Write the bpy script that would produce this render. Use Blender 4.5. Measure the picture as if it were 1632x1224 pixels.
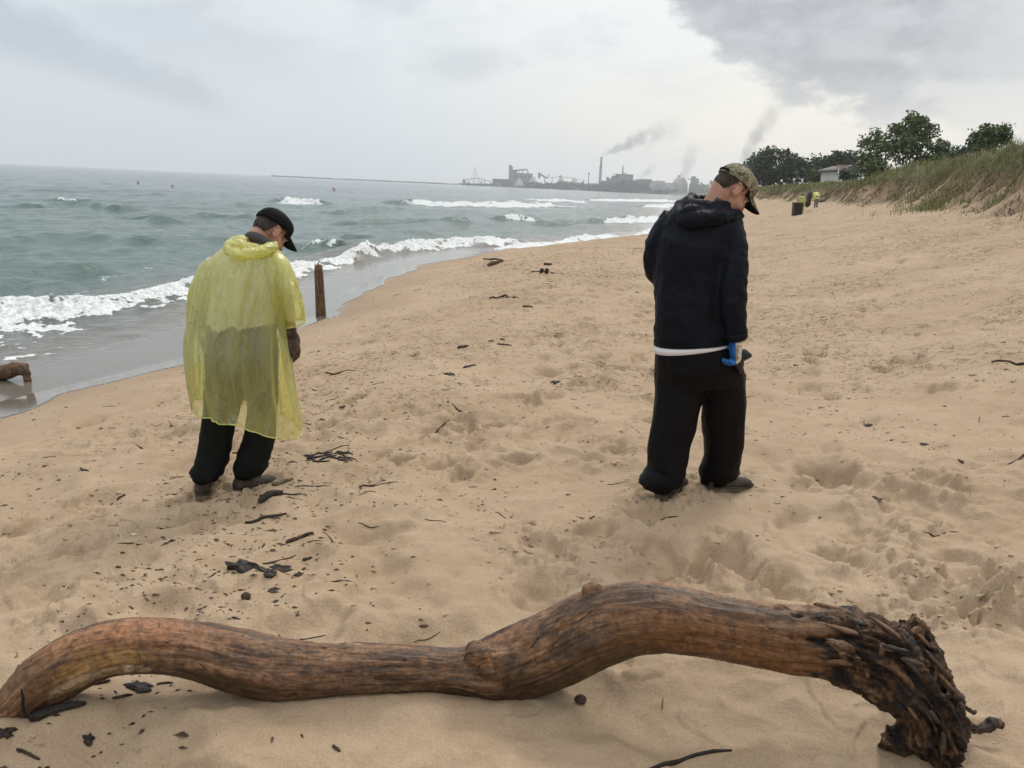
import bpy, math, random
import numpy as np
from mathutils import Vector, Matrix, kdtree

for _o in list(bpy.data.objects):
    bpy.data.objects.remove(_o)
scene = bpy.context.scene
COL = scene.collection
rng = np.random.default_rng(7)
random.seed(7)
R = math.radians

# ------------------------------------------------------------------ camera
FPX, PITCH, ROLL = 1390.0, R(12.76), R(2.58)
CAM = np.array([0.0, 0.0, 1.6])
fw = np.array([0, math.cos(PITCH), -math.sin(PITCH)])
r0_ = np.array([1.0, 0, 0]); u0_ = np.array([0, math.sin(PITCH), math.cos(PITCH)])
rt = r0_*math.cos(ROLL) + u0_*math.sin(ROLL)
up = u0_*math.cos(ROLL) - r0_*math.sin(ROLL)
cd = bpy.data.cameras.new('camera'); cam = bpy.data.objects.new('camera', cd); COL.objects.link(cam)
cam.matrix_world = Matrix(((rt[0], up[0], -fw[0], CAM[0]), (rt[1], up[1], -fw[1], CAM[1]), (rt[2], up[2], -fw[2], CAM[2]), (0, 0, 0, 1)))
cd.sensor_width = 36; cd.lens = 36*FPX/1632; cd.clip_start = 0.05; cd.clip_end = 40000
scene.camera = cam

# ------------------------------------------------------------------ node helpers
class N:
    """A tiny expression layer over shader nodes."""
    def __init__(s, nt): s.nt = nt
    def node(s, t, **kw):
        n = s.nt.nodes.new(t)
        for k, v in kw.items(): setattr(n, k, v)
        return n
    def put(s, sock, v):
        if isinstance(v, bpy.types.NodeSocket): s.nt.links.new(v, sock)
        elif v is not None:
            if sock.type == 'RGBA' and not hasattr(v, '__len__'): v = (v, v, v, 1)
            elif sock.type == 'RGBA' and len(v) == 3: v = (*v, 1)
            sock.default_value = v
    def m(s, op, a, b=None, c=None, clamp=False):
        n = s.node('ShaderNodeMath', operation=op, use_clamp=clamp)
        s.put(n.inputs[0], a)
        if b is not None: s.put(n.inputs[1], b)
        if c is not None: s.put(n.inputs[2], c)
        return n.outputs[0]
    def add(s, a, b): return s.m('ADD', a, b)
    def sub(s, a, b): return s.m('SUBTRACT', a, b)
    def mul(s, a, b): return s.m('MULTIPLY', a, b)
    def ss(s, x, a, b, lo=0.0, hi=1.0):
        n = s.node('ShaderNodeMapRange', interpolation_type='SMOOTHSTEP')
        for i, v in enumerate((x, a, b, lo, hi)): s.put(n.inputs[i], v)
        return n.outputs[0]
    def mix(s, f, a, b, mode='MIX'):
        n = s.node('ShaderNodeMix', data_type='RGBA', blend_type=mode)
        s.put(n.inputs[0], f); s.put(n.inputs[6], a); s.put(n.inputs[7], b)
        return n.outputs[2]
    def noise(s, vec, scale, detail=4, rough=0.55, dist=0.0, out=0):
        n = s.node('ShaderNodeTexNoise'); s.put(n.inputs['Vector'], vec)
        n.inputs['Scale'].default_value = scale; n.inputs['Detail'].default_value = detail
        n.inputs['Roughness'].default_value = rough; n.inputs['Distortion'].default_value = dist
        return n.outputs[out]
    def vor(s, vec, scale, feature='F1', out='Distance'):
        n = s.node('ShaderNodeTexVoronoi', feature=feature); s.put(n.inputs['Vector'], vec)
        n.inputs['Scale'].default_value = scale
        return n.outputs[out]
    def attr(s, name, out='Fac'):
        return s.node('ShaderNodeAttribute', attribute_name=name).outputs[out]
    def coord(s, which='Object'): return s.node('ShaderNodeTexCoord').outputs[which]
    def pos(s): return s.node('ShaderNodeNewGeometry').outputs['Position']
    def xyz(s, v):
        n = s.node('ShaderNodeSeparateXYZ'); s.put(n.inputs[0], v); return n.outputs
    def vec(s, x, y, z):
        n = s.node('ShaderNodeCombineXYZ')
        for i, v in enumerate((x, y, z)): s.put(n.inputs[i], v)
        return n.outputs[0]
    def scale(s, v, sc):
        n = s.node('ShaderNodeVectorMath', operation='MULTIPLY'); s.put(n.inputs[0], v); n.inputs[1].default_value = sc
        return n.outputs[0]
    def ramp(s, f, stops):
        n = s.node('ShaderNodeValToRGB'); s.put(n.inputs[0], f)
        e = n.color_ramp.elements
        while len(e) < len(stops): e.new(0.5)
        for el, (p, c) in zip(e, stops): el.position = p; el.color = (*c, 1)
        return n.outputs[0]
    def bump(s, h, strength, dist, normal=None):
        n = s.node('ShaderNodeBump'); s.put(n.inputs['Height'], h)
        s.put(n.inputs['Strength'], strength); n.inputs['Distance'].default_value = dist
        if normal is not None: s.put(n.inputs['Normal'], normal)
        return n.outputs[0]

def new_mat(name):
    mt = bpy.data.materials.new(name); mt.use_nodes = True
    nt = mt.node_tree; nt.nodes.clear()
    return mt, N(nt), nt.nodes.new('ShaderNodeOutputMaterial')
def pbr(g, out, color, rough=0.7, normal=None, spec=0.4, **kw):
    b = g.node('ShaderNodeBsdfPrincipled')
    g.put(b.inputs['Base Color'], color); g.put(b.inputs['Roughness'], rough)
    b.inputs['Specular IOR Level'].default_value = spec
    if normal is not None: g.put(b.inputs['Normal'], normal)
    for k, v in kw.items(): g.put(b.inputs[k], v)
    g.nt.links.new(b.outputs[0], out.inputs['Surface'])
    return b
def simple(name, c1, c2=None, scale=6.0, rough=0.75, bump=0.0, bscale=40.0, spec=0.3, bdist=0.01, stretch=(1, 1, 1), detail=5):
    mt, g, out = new_mat(name)
    v = g.scale(g.coord('Object'), stretch)
    col = c1
    if c2 is not None:
        col = g.mix(g.ss(g.noise(v, scale, detail), 0.35, 0.65), c1, c2)
    nm = g.bump(g.noise(v, bscale, 4), bump, bdist) if bump else None
    pbr(g, out, col, rough, nm, spec)
    return mt

# ------------------------------------------------------------------ sky and sun
SUN_EL, SUN_AZ = R(46), R(24)
w = bpy.data.worlds.new('World'); scene.world = w; w.use_nodes = True
w.node_tree.nodes.clear(); g = N(w.node_tree)
wo = g.node('ShaderNodeOutputWorld'); bg = g.node('ShaderNodeBackground')
g.nt.links.new(bg.outputs[0], wo.inputs[0]); bg.inputs[1].default_value = 0.1
ns = g.node('ShaderNodeTexSky', sky_type='NISHITA'); ns.sun_disc = False
ns.sun_elevation = SUN_EL; ns.sun_rotation = SUN_AZ; ns.dust_density = 3
D = g.coord('Generated'); dx, dy, dz = g.xyz(D)
az = g.mul(g.m('ARCTAN2', dx, dy), 57.2958); el = g.mul(g.m('ARCSINE', dz), 57.2958)
den = g.add(g.m('MAXIMUM', dz, 0.0), 0.16)
P = g.vec(g.m('DIVIDE', dx, den), g.m('DIVIDE', dy, den), 0.3)
n_big = g.noise(P, 0.75, 6, 0.55, 0.25)
n_dir = g.noise(g.scale(D, (1, 1, 2.2)), 5.5, 9, 0.58, 0.15)
n_fin = g.noise(g.scale(D, (1, 1, 1.8)), 22, 7, 0.62, 0.25)
def c10(c): return tuple(10*v for v in c)
# base veil: cool on the lake side, warm cream low above the plant, greyer and brighter by patches higher up
warm = g.mul(g.ss(az, -14, 16), g.ss(el, 20, 0.5))
base = g.mix(warm, c10((0.61, 0.68, 0.73)), c10((1.0, 0.905, 0.74)))
base = g.mix(g.mul(g.ss(el, 2, 12), g.ss(az, -30, 4)), base, c10((0.80, 0.82, 0.81)))
veil = g.ss(g.add(g.mul(n_big, 0.45), g.add(g.mul(n_dir, 0.4), g.mul(n_fin, 0.15))), 0.43, 0.60)
base = g.mix(g.mul(veil, g.ss(el, 2.5, 11, 0.0, 0.8)), base, c10((0.43, 0.48, 0.55)))
base = g.mix(g.ss(el, 18, 55), base, c10((1.18, 1.17, 1.15)))
# low dark cloud deck to the right
edge = g.m('MAXIMUM', g.add(6.0, g.mul(g.sub(14.0, az), 0.70)), 4.5)
edge = g.add(edge, g.mul(g.m('MAXIMUM', g.sub(8.0, az), 0.0), 1.8))
wob = g.add(g.mul(g.sub(n_dir, 0.5), 7.5), g.mul(g.sub(n_fin, 0.5), 5.0))
dk = g.ss(g.add(g.sub(el, edge), wob), -0.5, 1.3)
dk = g.mul(dk, g.ss(el, 34, 18))
dk = g.mul(dk, g.ss(az, 75, 45))
dk = g.mul(dk, g.sub(1.0, g.mul(g.mul(g.ss(n_dir, 0.47, 0.60), g.ss(az, 17, 24)), 0.65)))
tex = g.ss(n_fin, 0.34, 0.68)
dkc = g.mix(tex, c10((0.20, 0.225, 0.275)), c10((0.38, 0.40, 0.445)))
dkc = g.mix(g.ss(az, 22, 31), dkc, c10((0.56, 0.575, 0.60)))
base = g.mix(g.mul(dk, 0.92), base, dkc)
# streak of grey cloud over the lake and a small puff in the middle
ln = g.sub(el, g.add(5.5, g.mul(g.add(az, 24.0), -0.24)))
sk = g.mul(g.ss(g.add(g.m('ABSOLUTE', g.add(ln, g.mul(wob, 0.35))), g.mul(wob, 0.3)), 1.7, 0.1), g.ss(az, -16.5, -20))
sk = g.mul(sk, g.ss(az, -60, -34))
base = g.mix(g.mul(sk, 0.8), base, c10((0.38, 0.44, 0.51)))
pf = g.m('SQRT', g.add(g.m('POWER', g.mul(g.add(az, 4.2), 0.34), 2.0), g.m('POWER', g.sub(el, 7.3), 2.0)))
pfm = g.ss(g.add(pf, g.mul(wob, 0.45)), 1.4, 0.2)
base = g.mix(g.mul(pfm, 0.75), base, c10((0.50, 0.53, 0.57)))
skyc = g.mix(0.10, base, ns.outputs[0])
g.put(bg.inputs[0], skyc)

sl = bpy.data.lights.new('sun', 'SUN'); sl.energy = 1.4; sl.angle = R(16); sl.color = (1.0, 0.95, 0.88)
so = bpy.data.objects.new('sun', sl); COL.objects.link(so)
sd = Vector((math.sin(SUN_AZ)*math.cos(SUN_EL), math.cos(SUN_AZ)*math.cos(SUN_EL), math.sin(SUN_EL)))
so.rotation_euler = sd.to_track_quat('Z', 'Y').to_euler(); so.location = (0, 0, 60)
vs = scene.view_settings; vs.view_transform = 'Standard'; vs.look = 'None'; vs.exposure = 0.25; vs.gamma = 1.0; vs.use_curve_mapping = False
scene.cycles.max_bounces = 8; scene.cycles.transparent_max_bounces = 16; scene.cycles.volume_bounces = 2
scene.cycles.use_denoising = True
scene.cycles.denoising_input_passes = 'RGB_ALBEDO_NORMAL'; scene.cycles.denoising_prefilter = 'ACCURATE'; scene.cycles.sample_clamp_indirect = 6
try: scene.cycles.volume_step_rate = 1.0; scene.cycles.volume_max_steps = 128
except Exception: pass

# ------------------------------------------------------------------ geometry helpers
def X(px, py, Y):
    """world point on the vertical plane y = Y seen at photo pixel (px, py)"""
    d = fw + (px-816)/FPX*rt + (612-py)/FPX*up
    return CAM + d*(Y/d[1])
def Z(px, py, z):
    d = fw + (px-816)/FPX*rt + (612-py)/FPX*up
    return CAM + d*((z-CAM[2])/d[2])
_perm = np.random.default_rng(3).permutation(4096).astype(np.int32)
_ga = np.random.default_rng(4).uniform(0, 2*np.pi, 4096); _gx, _gy = np.cos(_ga).astype(np.float32), np.sin(_ga).astype(np.float32)
def pn(x, y, seed=0):
    x = np.asarray(x, np.float64) + seed*17.31; y = np.asarray(y, np.float64) - seed*9.77
    xi = np.floor(x).astype(np.int64); yi = np.floor(y).astype(np.int64)
    xf = (x-xi).astype(np.float32); yf = (y-yi).astype(np.float32)
    u = xf*xf*xf*(xf*(xf*6-15)+10); v = yf*yf*yf*(yf*(yf*6-15)+10)
    def gr(ix, iy, fx, fy):
        h = _perm[(_perm[ix & 4095] + iy) & 4095]
        return _gx[h]*fx + _gy[h]*fy
    a = gr(xi, yi, xf, yf); b = gr(xi+1, yi, xf-1, yf); c = gr(xi, yi+1, xf, yf-1); d = gr(xi+1, yi+1, xf-1, yf-1)
    return ((a + u*(b-a)) + v*((c + u*(d-c)) - (a + u*(b-a))))*1.5
def fbm(x, y, octv=4, seed=0, gain=0.5):
    s = 0; a = 1.0
    for i in range(octv):
        s = s + a*pn(x*2**i, y*2**i, seed+i*3); a *= gain
    return s
def hashcell(ix, iy):
    return _perm[(_perm[ix.astype(np.int64) & 4095] + iy.astype(np.int64)) & 4095]/4096.0
def sstep(x, a, b):
    t = np.clip((x-a)/(b-a), 0, 1); return t*t*(3-2*t)

def tag(o, label=None, cat=None, group=None, kind=None):
    if label: o['label'] = label
    if cat: o['category'] = cat
    if group: o['group'] = group
    if kind: o['kind'] = kind
    return o
def link_mesh(name, me, mat=None, parent=None):
    o = bpy.data.objects.new(name, me); COL.objects.link(o)
    if mat is not None:
        for q in (mat if isinstance(mat, (list, tuple)) else [mat]): me.materials.append(q)
    if parent is not None:
        o.parent = parent; o.matrix_parent_inverse = parent.matrix_world.inverted()
    return o
def np_mesh(name, V, F, smooth=True, attrs=None):
    """V (n,3); F: array (m,k) or list of such arrays"""
    Fs = F if isinstance(F, list) else [F]
    Fs = [np.asarray(f, np.int32) for f in Fs if len(f)]
    me = bpy.data.meshes.new(name)
    V = np.asarray(V, np.float32); me.vertices.add(len(V)); me.vertices.foreach_set('co', V.ravel())
    idx = np.concatenate([f.ravel() for f in Fs]); me.loops.add(len(idx)); me.loops.foreach_set('vertex_index', idx)
    tot = np.concatenate([np.full(len(f), f.shape[1], np.int32) for f in Fs])
    st = np.concatenate([[0], np.cumsum(tot)[:-1]]).astype(np.int32)
    me.polygons.add(len(tot)); me.polygons.foreach_set('loop_start', st)
    try: me.polygons.foreach_set('loop_total', tot)
    except Exception: pass
    me.update(calc_edges=True)
    me.polygons.foreach_set('use_smooth', np.full(len(tot), smooth, bool))
    for k, v in (attrs or {}).items():
        a = me.attributes.new(k, 'FLOAT', 'POINT'); a.data.foreach_set('value', np.asarray(v, np.float32).ravel())
    me.update()
    return me
def obj(name, V, F, mat, parent=None, smooth=True, attrs=None):
    return link_mesh(name, np_mesh(name, V, F, smooth, attrs), mat, parent)
def empty(name, loc, label, cat, group=None):
    o = bpy.data.objects.new(name, None); COL.objects.link(o); o.location = tuple(map(float, loc)); o.empty_display_size = 0.2
    bpy.context.view_layer.update()
    return tag(o, label, cat, group)
def join(parts):
    Vs, Fs, n = [], [], 0
    for V, F in parts:
        Vs.append(np.asarray(V, float))
        for f in (F if isinstance(F, list) else [F]):
            if len(f): Fs.append(np.asarray(f)+n)
        n += len(V)
    by = {}
    for f in Fs: by.setdefault(f.shape[1], []).append(f)
    return np.concatenate(Vs), [np.concatenate(v) for v in by.values()]
def loft(rings, caps=(True, True), closed=False):
    """rings: list of (k,3) arrays"""
    n = len(rings); k = len(rings[0]); V = np.concatenate(rings)
    F = []
    for i in range(n if closed else n-1):
        a = i*k + np.arange(k); b = ((i+1) % n)*k + np.arange(k)
        F.append(np.stack([a, np.roll(a, -1), np.roll(b, -1), b], 1))
    F = [np.concatenate(F)]
    tri = []
    for e, on in ((0, caps[0]), (n-1, caps[1])):
        if on and not closed:
            V = np.vstack([V, rings[e].mean(0)]); c = len(V)-1; a = e*k + np.arange(k)
            t = np.stack([np.full(k, c), np.roll(a, -1), a], 1) if e == 0 else np.stack([np.full(k, c), a, np.roll(a, -1)], 1)
            tri.append(t)
    if tri: F.append(np.concatenate(tri))
    return V, F
def unit(v): v = np.asarray(v, float); return v/(np.linalg.norm(v)+1e-12)
def ring_ab(c, A, B, k=24, e=1.0):
    t = np.linspace(0, 2*np.pi, k, endpoint=False); c_, s_ = np.cos(t), np.sin(t)
    f = lambda q: np.sign(q)*np.abs(q)**e
    return np.asarray(c) + np.outer(f(c_), A) + np.outer(f(s_), B)
def ring_lr(Lx, Ly, Rx, Ry, hd, Y, k=24, e=0.9):
    """ring whose left and right silhouette points are given in the photograph, at distance Y, half depth hd"""
    a, b = X(Lx, Ly, Y), X(Rx, Ry, Y); A = (b-a)/2; ax = unit(A)
    B = np.array([0, 1.0, 0]) - ax*ax[1]; B = unit(B)*hd
    return ring_ab((a+b)/2, A, B, k, e)
def body(rings, **kw):
    """loft with rounded ends"""
    def shr(r, q, s):
        c = r.mean(0); return c + (r-c)*s + q
    d0 = rings[0].mean(0)-rings[1].mean(0); d1 = rings[-1].mean(0)-rings[-2].mean(0)
    return loft([shr(rings[0], unit(d0)*0.008, 0.8)] + list(rings) + [shr(rings[-1], unit(d1)*0.008, 0.8)], **kw)
def tube(pts, rad, k=12, caps=(True, True), flat=1.0, ref=(0, 1, 0)):
    pts = np.asarray(pts, float); n = len(pts); rad = np.broadcast_to(np.asarray(rad, float), (n,))
    tg = np.gradient(pts, axis=0); rings = []; b = None
    for i in range(n):
        t = unit(tg[i])
        if b is None:
            rf = np.asarray(ref, float)
            if abs(t @ unit(rf)) > 0.95: rf = np.array([1.0, 0, 0])
            b = unit(rf - t*(rf @ t))
        else: b = unit(b - t*(b @ t))
        a = np.cross(b, t)
        rings.append(ring_ab(pts[i], a*rad[i], b*rad[i]*flat, k))
    return loft(rings, caps)
def bez(p, n):
    """Catmull-Rom through rows of p"""
    p = np.asarray(p, float); m = len(p); out = []
    t = np.linspace(0, m-1-1e-9, n)
    for q in t:
        i = int(q); f = q-i
        p0, p1, p2, p3 = p[max(i-1, 0)], p[i], p[min(i+1, m-1)], p[min(i+2, m-1)]
        out.append(0.5*((2*p1) + (-p0+p2)*f + (2*p0-5*p1+4*p2-p3)*f*f + (-p0+3*p1-3*p2+p3)*f**3))
    return np.array(out)
def ell(c, r, M=None, nu=20, nv=12):
    u = np.linspace(0, 2*np.pi, nu, endpoint=False); rings = []
    for v in np.linspace(-np.pi/2*0.96, np.pi/2*0.96, nv):
        rings.append(np.stack([np.cos(u)*np.cos(v)*r[0], np.sin(u)*np.cos(v)*r[1], np.full(nu, np.sin(v)*r[2])], 1))
    V, F = loft(rings)
    if M is not None: V = V @ np.asarray(M).T
    return V + np.asarray(c), F
def box(x0, x1, y0, y1, z0, z1):
    V = np.array([[x, y, z] for z in (z0, z1) for y in (y0, y1) for x in (x0, x1)], float)
    F = np.array([[0, 2, 3, 1], [4, 5, 7, 6], [0, 1, 5, 4], [2, 6, 7, 3], [0, 4, 6, 2], [1, 3, 7, 5]])
    return V, F
def normals(V, F):
    nm = np.zeros_like(V)
    for f in (F if isinstance(F, list) else [F]):
        a, b, c = V[f[:, 0]], V[f[:, 1]], V[f[:, 2]]; q = np.cross(b-a, c-a)
        for j in range(f.shape[1]): np.add.at(nm, f[:, j], q)
    return nm/(np.linalg.norm(nm, axis=1, keepdims=True)+1e-12)
def fuse(name, parts, voxel, mat, parent=None, smooth=4, disp=None, attrs=None):
    """one continuous skin over overlapping closed shapes, then relief along its normals"""
    V, F = join(parts)
    me = np_mesh(name+'_tmp', V, F); o = bpy.data.objects.new(name+'_tmp', me); COL.objects.link(o)
    md = o.modifiers.new('r', 'REMESH'); md.mode = 'VOXEL'; md.voxel_size = voxel
    if smooth:
        ms = o.modifiers.new('s', 'SMOOTH'); ms.factor = 0.5; ms.iterations = smooth
    dg = bpy.context.evaluated_depsgraph_get(); ev = o.evaluated_get(dg); em = ev.to_mesh()
    co = np.empty(len(em.vertices)*3, np.float32); em.vertices.foreach_get('co', co); co = co.reshape(-1, 3).astype(float)
    lt = np.empty(len(em.polygons), np.int32); em.polygons.foreach_get('loop_total', lt)
    li = np.empty(len(em.loops), np.int32); em.loops.foreach_get('vertex_index', li)
    st = np.concatenate([[0], np.cumsum(lt)[:-1]]); Fq = []
    for k in np.unique(lt):
        s_ = st[lt == k]; Fq.append(np.stack([li[s_+j] for j in range(k)], 1))
    ev.to_mesh_clear(); bpy.data.objects.remove(o); bpy.data.meshes.remove(me)
    if disp is not None:
        nm = normals(co, Fq); co = co + nm*np.asarray(disp(co, nm))[:, None]
    at = attrs(co) if attrs else None
    return obj(name, co, Fq, mat, parent, True, at)
# ------------------------------------------------------------------ terrain: a lake beach that rises to a foredune on the right
LAKE = -0.7
_w = np.array([(-200, -40.), (-60, -17), (-20, -9.5), (0, -6.3), (5, -5.6), (8.34, -5.06), (9.43, -4.66), (10.8, -4.2), (14.6, -3.45), (17.6, -3.65), (20, -3.5), (24.2, -3.15), (31.6, -1.0), (40.7, 3.9), (52.9, 8.2), (80, 13.5), (151.7, 25), (300, 62), (700, 150), (1500, 300), (2500, 420), (9000, 900)])
_d = np.array([(-200, -10.), (-60, 3), (0, 8.7), (10, 9.3), (20, 10.5), (25, 12.6), (30, 13.8), (36, 15.3), (45, 17.2), (55, 19.6), (65, 23.6), (74, 26.4), (100, 27.5), (150, 36), (300, 76), (700, 180), (1500, 335), (2500, 460), (9000, 950)])
def xw(y): return np.interp(y, _w[:, 0], _w[:, 1])
def xd(y): return np.interp(y, _d[:, 0], _d[:, 1])
_prof_t = np.array([-3, -1, -0.3, 0, 0.06, 0.14, 0.22, 0.3, 0.4, 0.5, 0.62, 0.8, 1.0, 1.4])
_prof_z = np.array([-1.3, -0.75, -0.26, 0, 0.06, 0.14, 0.24, 0.312, 0.327, 0.345, 0.45, 0.70, 1.0, 1.45])
def shore_d(x, y): return (x-xw(y))*0.95
def ragged(x, y): return 0.9*pn(x*0.35, y*0.35, 41) + 0.5*pn(x*1.1, y*1.1, 42)
def H0(x, y):
    a = xw(y); b = xd(y); t = (x-a)/(b-a)
    z = LAKE + 2.15*np.interp(t, _prof_t, _prof_z)
    u = x - b
    far = sstep(y, 55, 110)
    rise = (1.95 - 0.5*far)*sstep(u + ragged(x, y), -0.5, 3.0)
    tp = LAKE + 2.15 + rise + 0.02*np.clip(u, 0, 60) + 0.10*pn(x*0.3, y*0.3, 12)*sstep(u, 0.5, 3)
    k = sstep(t, 0.97, 1.06)
    z = z*(1-k) + np.maximum(tp, 0.0)*k
    return np.maximum(z, -2.6)
def hump(x, y, cx, cy, sx, sy, h): return h*np.exp(-((x-cx)/sx)**2 - ((y-cy)/sy)**2)
def detail(x, y):
    d = shore_d(x, y); k = sstep(d, 1.1, 2.6)
    r = np.hypot(x, y); fine = 1-sstep(r, 25, 60)
    h = k*(0.030*pn(x*0.8, y*0.8, 1) + 0.020*pn(x*2.1, y*2.1, 2)*(1-sstep(r, 60, 120)) + 0.009*fbm(x*4.5, y*4.5, 3, 3)*fine)
    ch = sstep(fbm(x*0.55, y*0.55, 2, 5), -0.25, 0.45)*k*fine*sstep(r, 1.6, 3.2)
    h = h + ch*0.017*(1-np.abs(pn(x*5.2, y*5.2, 6))*2.6) + ch*0.008*pn(x*13, y*13, 8)
    q = pn(x*3.1, y*3.1, 9) + 0.5*pn(x*8, y*8, 10)
    h = h + ch*0.014*sstep(q, 0.10, 0.15)                     # broken crust edges
    h = h + 0.0016*pn(x*28, y*28, 11)*fine*k
    u = x - xd(y)
    h = h + 0.22*pn(x*1.3, y*1.3, 14)*sstep(u, -0.4, 0.6)*(1-sstep(u, 2.2, 3.4))*(1-sstep(r, 70, 120)) + 0.10*pn(x*3.7, y*3.7, 15)*sstep(u, -0.6, 0.4)*(1-sstep(u, 2.2, 3.4))*(1-sstep(r, 50, 80))
    h = h + 0.05*(pn(x*1.4, y*2.6, 16)+0.6*pn(x*3.4, y*6, 17))*sstep(u, -4.5, -1.0)*(1-sstep(u, 0, 1))*fine
    # sand heaped against the log, and the hollows under its arches
    h = h + hump(x, y, -0.28, 2.42, 0.34, 0.10, 0.030) + hump(x, y, -0.20, 2.24, 0.5, 0.10, -0.012) + hump(x, y, 0.62, 2.42, 0.36, 0.16, -0.02)
    return h
def H(x, y): return H0(x, y) + detail(x, y)
def G(px, py):
    """point of the beach seen at a photo pixel"""
    d = fw + (px-816)/FPX*rt + (612-py)/FPX*up
    t = 1.0*1.006**np.arange(1000)
    for _ in range(2):
        p = CAM[None] + d[None]*t[:, None]; below = p[:, 2] < H(p[:, 0], p[:, 1])
        i = int(np.argmax(below)) if below.any() else len(t)-1
        t = np.linspace(t[max(i-1, 0)], t[i], 40)
    return p[i]
def gz(x, y): return float(H(np.array(float(x)), np.array(float(y))))

azd = np.arange(-35, 36, 0.11)
azs = np.concatenate([np.arange(36.5, 60, 1.5), np.arange(60, 300, 5), np.arange(300, 325, 1.5)])
AZ = np.radians(np.concatenate([azd, azs])); nd = len(azd)
RR = [0.3, 0.7, 1.1, 1.45, 1.7]
while RR[-1] < 22: RR.append(RR[-1]*1.0040)
while RR[-1] < 45: RR.append(RR[-1]*1.006)
while RR[-1] < 220: RR.append(RR[-1]*1.014)
while RR[-1] < 7500: RR.append(RR[-1]*1.09)
RR = np.array(RR); na, nr = len(AZ), len(RR)
GX = RR[:, None]*np.sin(AZ)[None]; GY = RR[:, None]*np.cos(AZ)[None]
GZ = H(GX, GY)

# footprints: old rounded hollows and crisp ones with broken crust round them
def stamp(cx, cy, yaw, depth, sx, sy, crisp):
    r = math.hypot(cx, cy); a = math.degrees(math.atan2(cx, cy)); e = 3.0*max(sx, sy)
    i0, i1 = np.searchsorted(RR, [r-e, r+e]); da = math.degrees(e/max(r, 0.6))
    j0, j1 = np.searchsorted(azd, [a-da, a+da])
    if i1-i0 < 2 or j1-j0 < 2: return
    x = GX[i0:i1, j0:j1]-cx; y = GY[i0:i1, j0:j1]-cy; c, s = math.cos(yaw), math.sin(yaw)
    u, v = x*c + y*s, -x*s + y*c
    wob = 0.25*pn(x*9+cx*7, y*9+cy*5, 31)
    q = np.sqrt((u/sx)**2 + (v/(sy*(1+0.25*np.clip(u/sx, -1, 1))))**2) + wob
    h = -depth*(1-sstep(q, 0.62 if crisp else 0.35, 1.0 if crisp else 1.12))
    h = h + 0.30*depth*np.exp(-((q-1.4)/0.28)**2)*(0.5+0.5*pn(u*6+cx, v*6+cy, 33)+0.4)
    if crisp:
        X2 = (GX[i0:i1, j0:j1] + 0.02*pn(x*14+cx, y*14, 35))/0.045; Y2 = (GY[i0:i1, j0:j1] + 0.02*pn(x*14, y*14+cy, 36))/0.035
        cell = hashcell(np.floor(X2), np.floor(Y2))
        k = sstep(q, 0.6, 1.0)*(1-sstep(q, 1.7, 2.5))
        h = h + k*(cell-0.4)*0.032*sstep(pn(x*4+cx*3, y*4+cy, 37), -0.25, 0.25)
        h = h + (q < 0.95)*0.012*pn(x*16+cx, y*16, 38)
    GZ[i0:i1, j0:j1] += h
frng = np.random.default_rng(12)
KEEP = [(0, 2.45, 1.9, 0.30), (1.0, 4.5, 0.45, 0.4), (-1.5, 4.5, 0.45, 0.4)]
def ok_foot(x, y):
    if shore_d(x, y) < 1.5 or x > xd(y)-0.2 or y < 1.2: return False
    return not any(abs(x-a) < c and abs(y-b) < e for a, b, c, e in KEEP)
for _ in range(95):                                            # walkers
    x, y = frng.uniform(-5, 11), frng.uniform(1.5, 26); hd = R(90)+frng.normal(-0.25, 0.4); crisp = frng.random() < 0.62; sd_ = 1
    for _k in range(frng.integers(5, 16)):
        hd += frng.normal(0, 0.10); x += 0.68*math.cos(hd); y += 0.68*math.sin(hd); sd_ = -sd_
        fx, fy = x - 0.10*sd_*math.sin(hd), y + 0.10*sd_*math.cos(hd)
        if ok_foot(fx, fy) and abs(fx) < 0.72*fy+0.5:
            stamp(fx, fy, hd, frng.uniform(0.026, 0.052), 0.155, 0.066, crisp)
for _ in range(330):
    y = 1.6*math.exp(frng.uniform(0, 2.9)); x = frng.uniform(-0.65, 0.68)*y
    if ok_foot(x, y): stamp(x, y, frng.uniform(0, 3.14), frng.uniform(0.018, 0.04), frng.uniform(0.16, 0.30), frng.uniform(0.10, 0.17), False)
for px, py, s in [(1320, 757, 1.7), (1440, 805, 1.8), (1500, 945, 1.5), (1590, 985, 1.5), (1150, 890, 1.3), (1055, 885, 1.2), (1335, 890, 1.2), (1240, 935, 1.4), (1085, 915, 1.0), (940, 845, 1.2), (1030, 820, 1.3), (1540, 900, 1.6), (1600, 930, 1.2), (1500, 770, 1.2), (640, 735, 1.0), (700, 742, 1.0), (740, 672, 1.0), (820, 730, 1.0), (980, 715, 1.2), (690, 690, 1.0), (850, 640, 1.1), (1290, 620, 1.2), (1400, 590, 1.2), (1500, 620, 1.2), (70, 890, 1.1), (300, 830, 1.0), (130, 830, 1.0), (860, 955, 1.3), (860, 870, 1.2)]:
    p = G(px, py); stamp(p[0], p[1], frng.uniform(0.6, 2.2), 0.050, 0.14*s, 0.085*s, True)
for px, py in [(1048, 790), (1155, 778), (330, 788), (405, 772)]:
    p = G(px, py); stamp(p[0], p[1], 1.3, 0.022, 0.19, 0.13, True)

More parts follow.
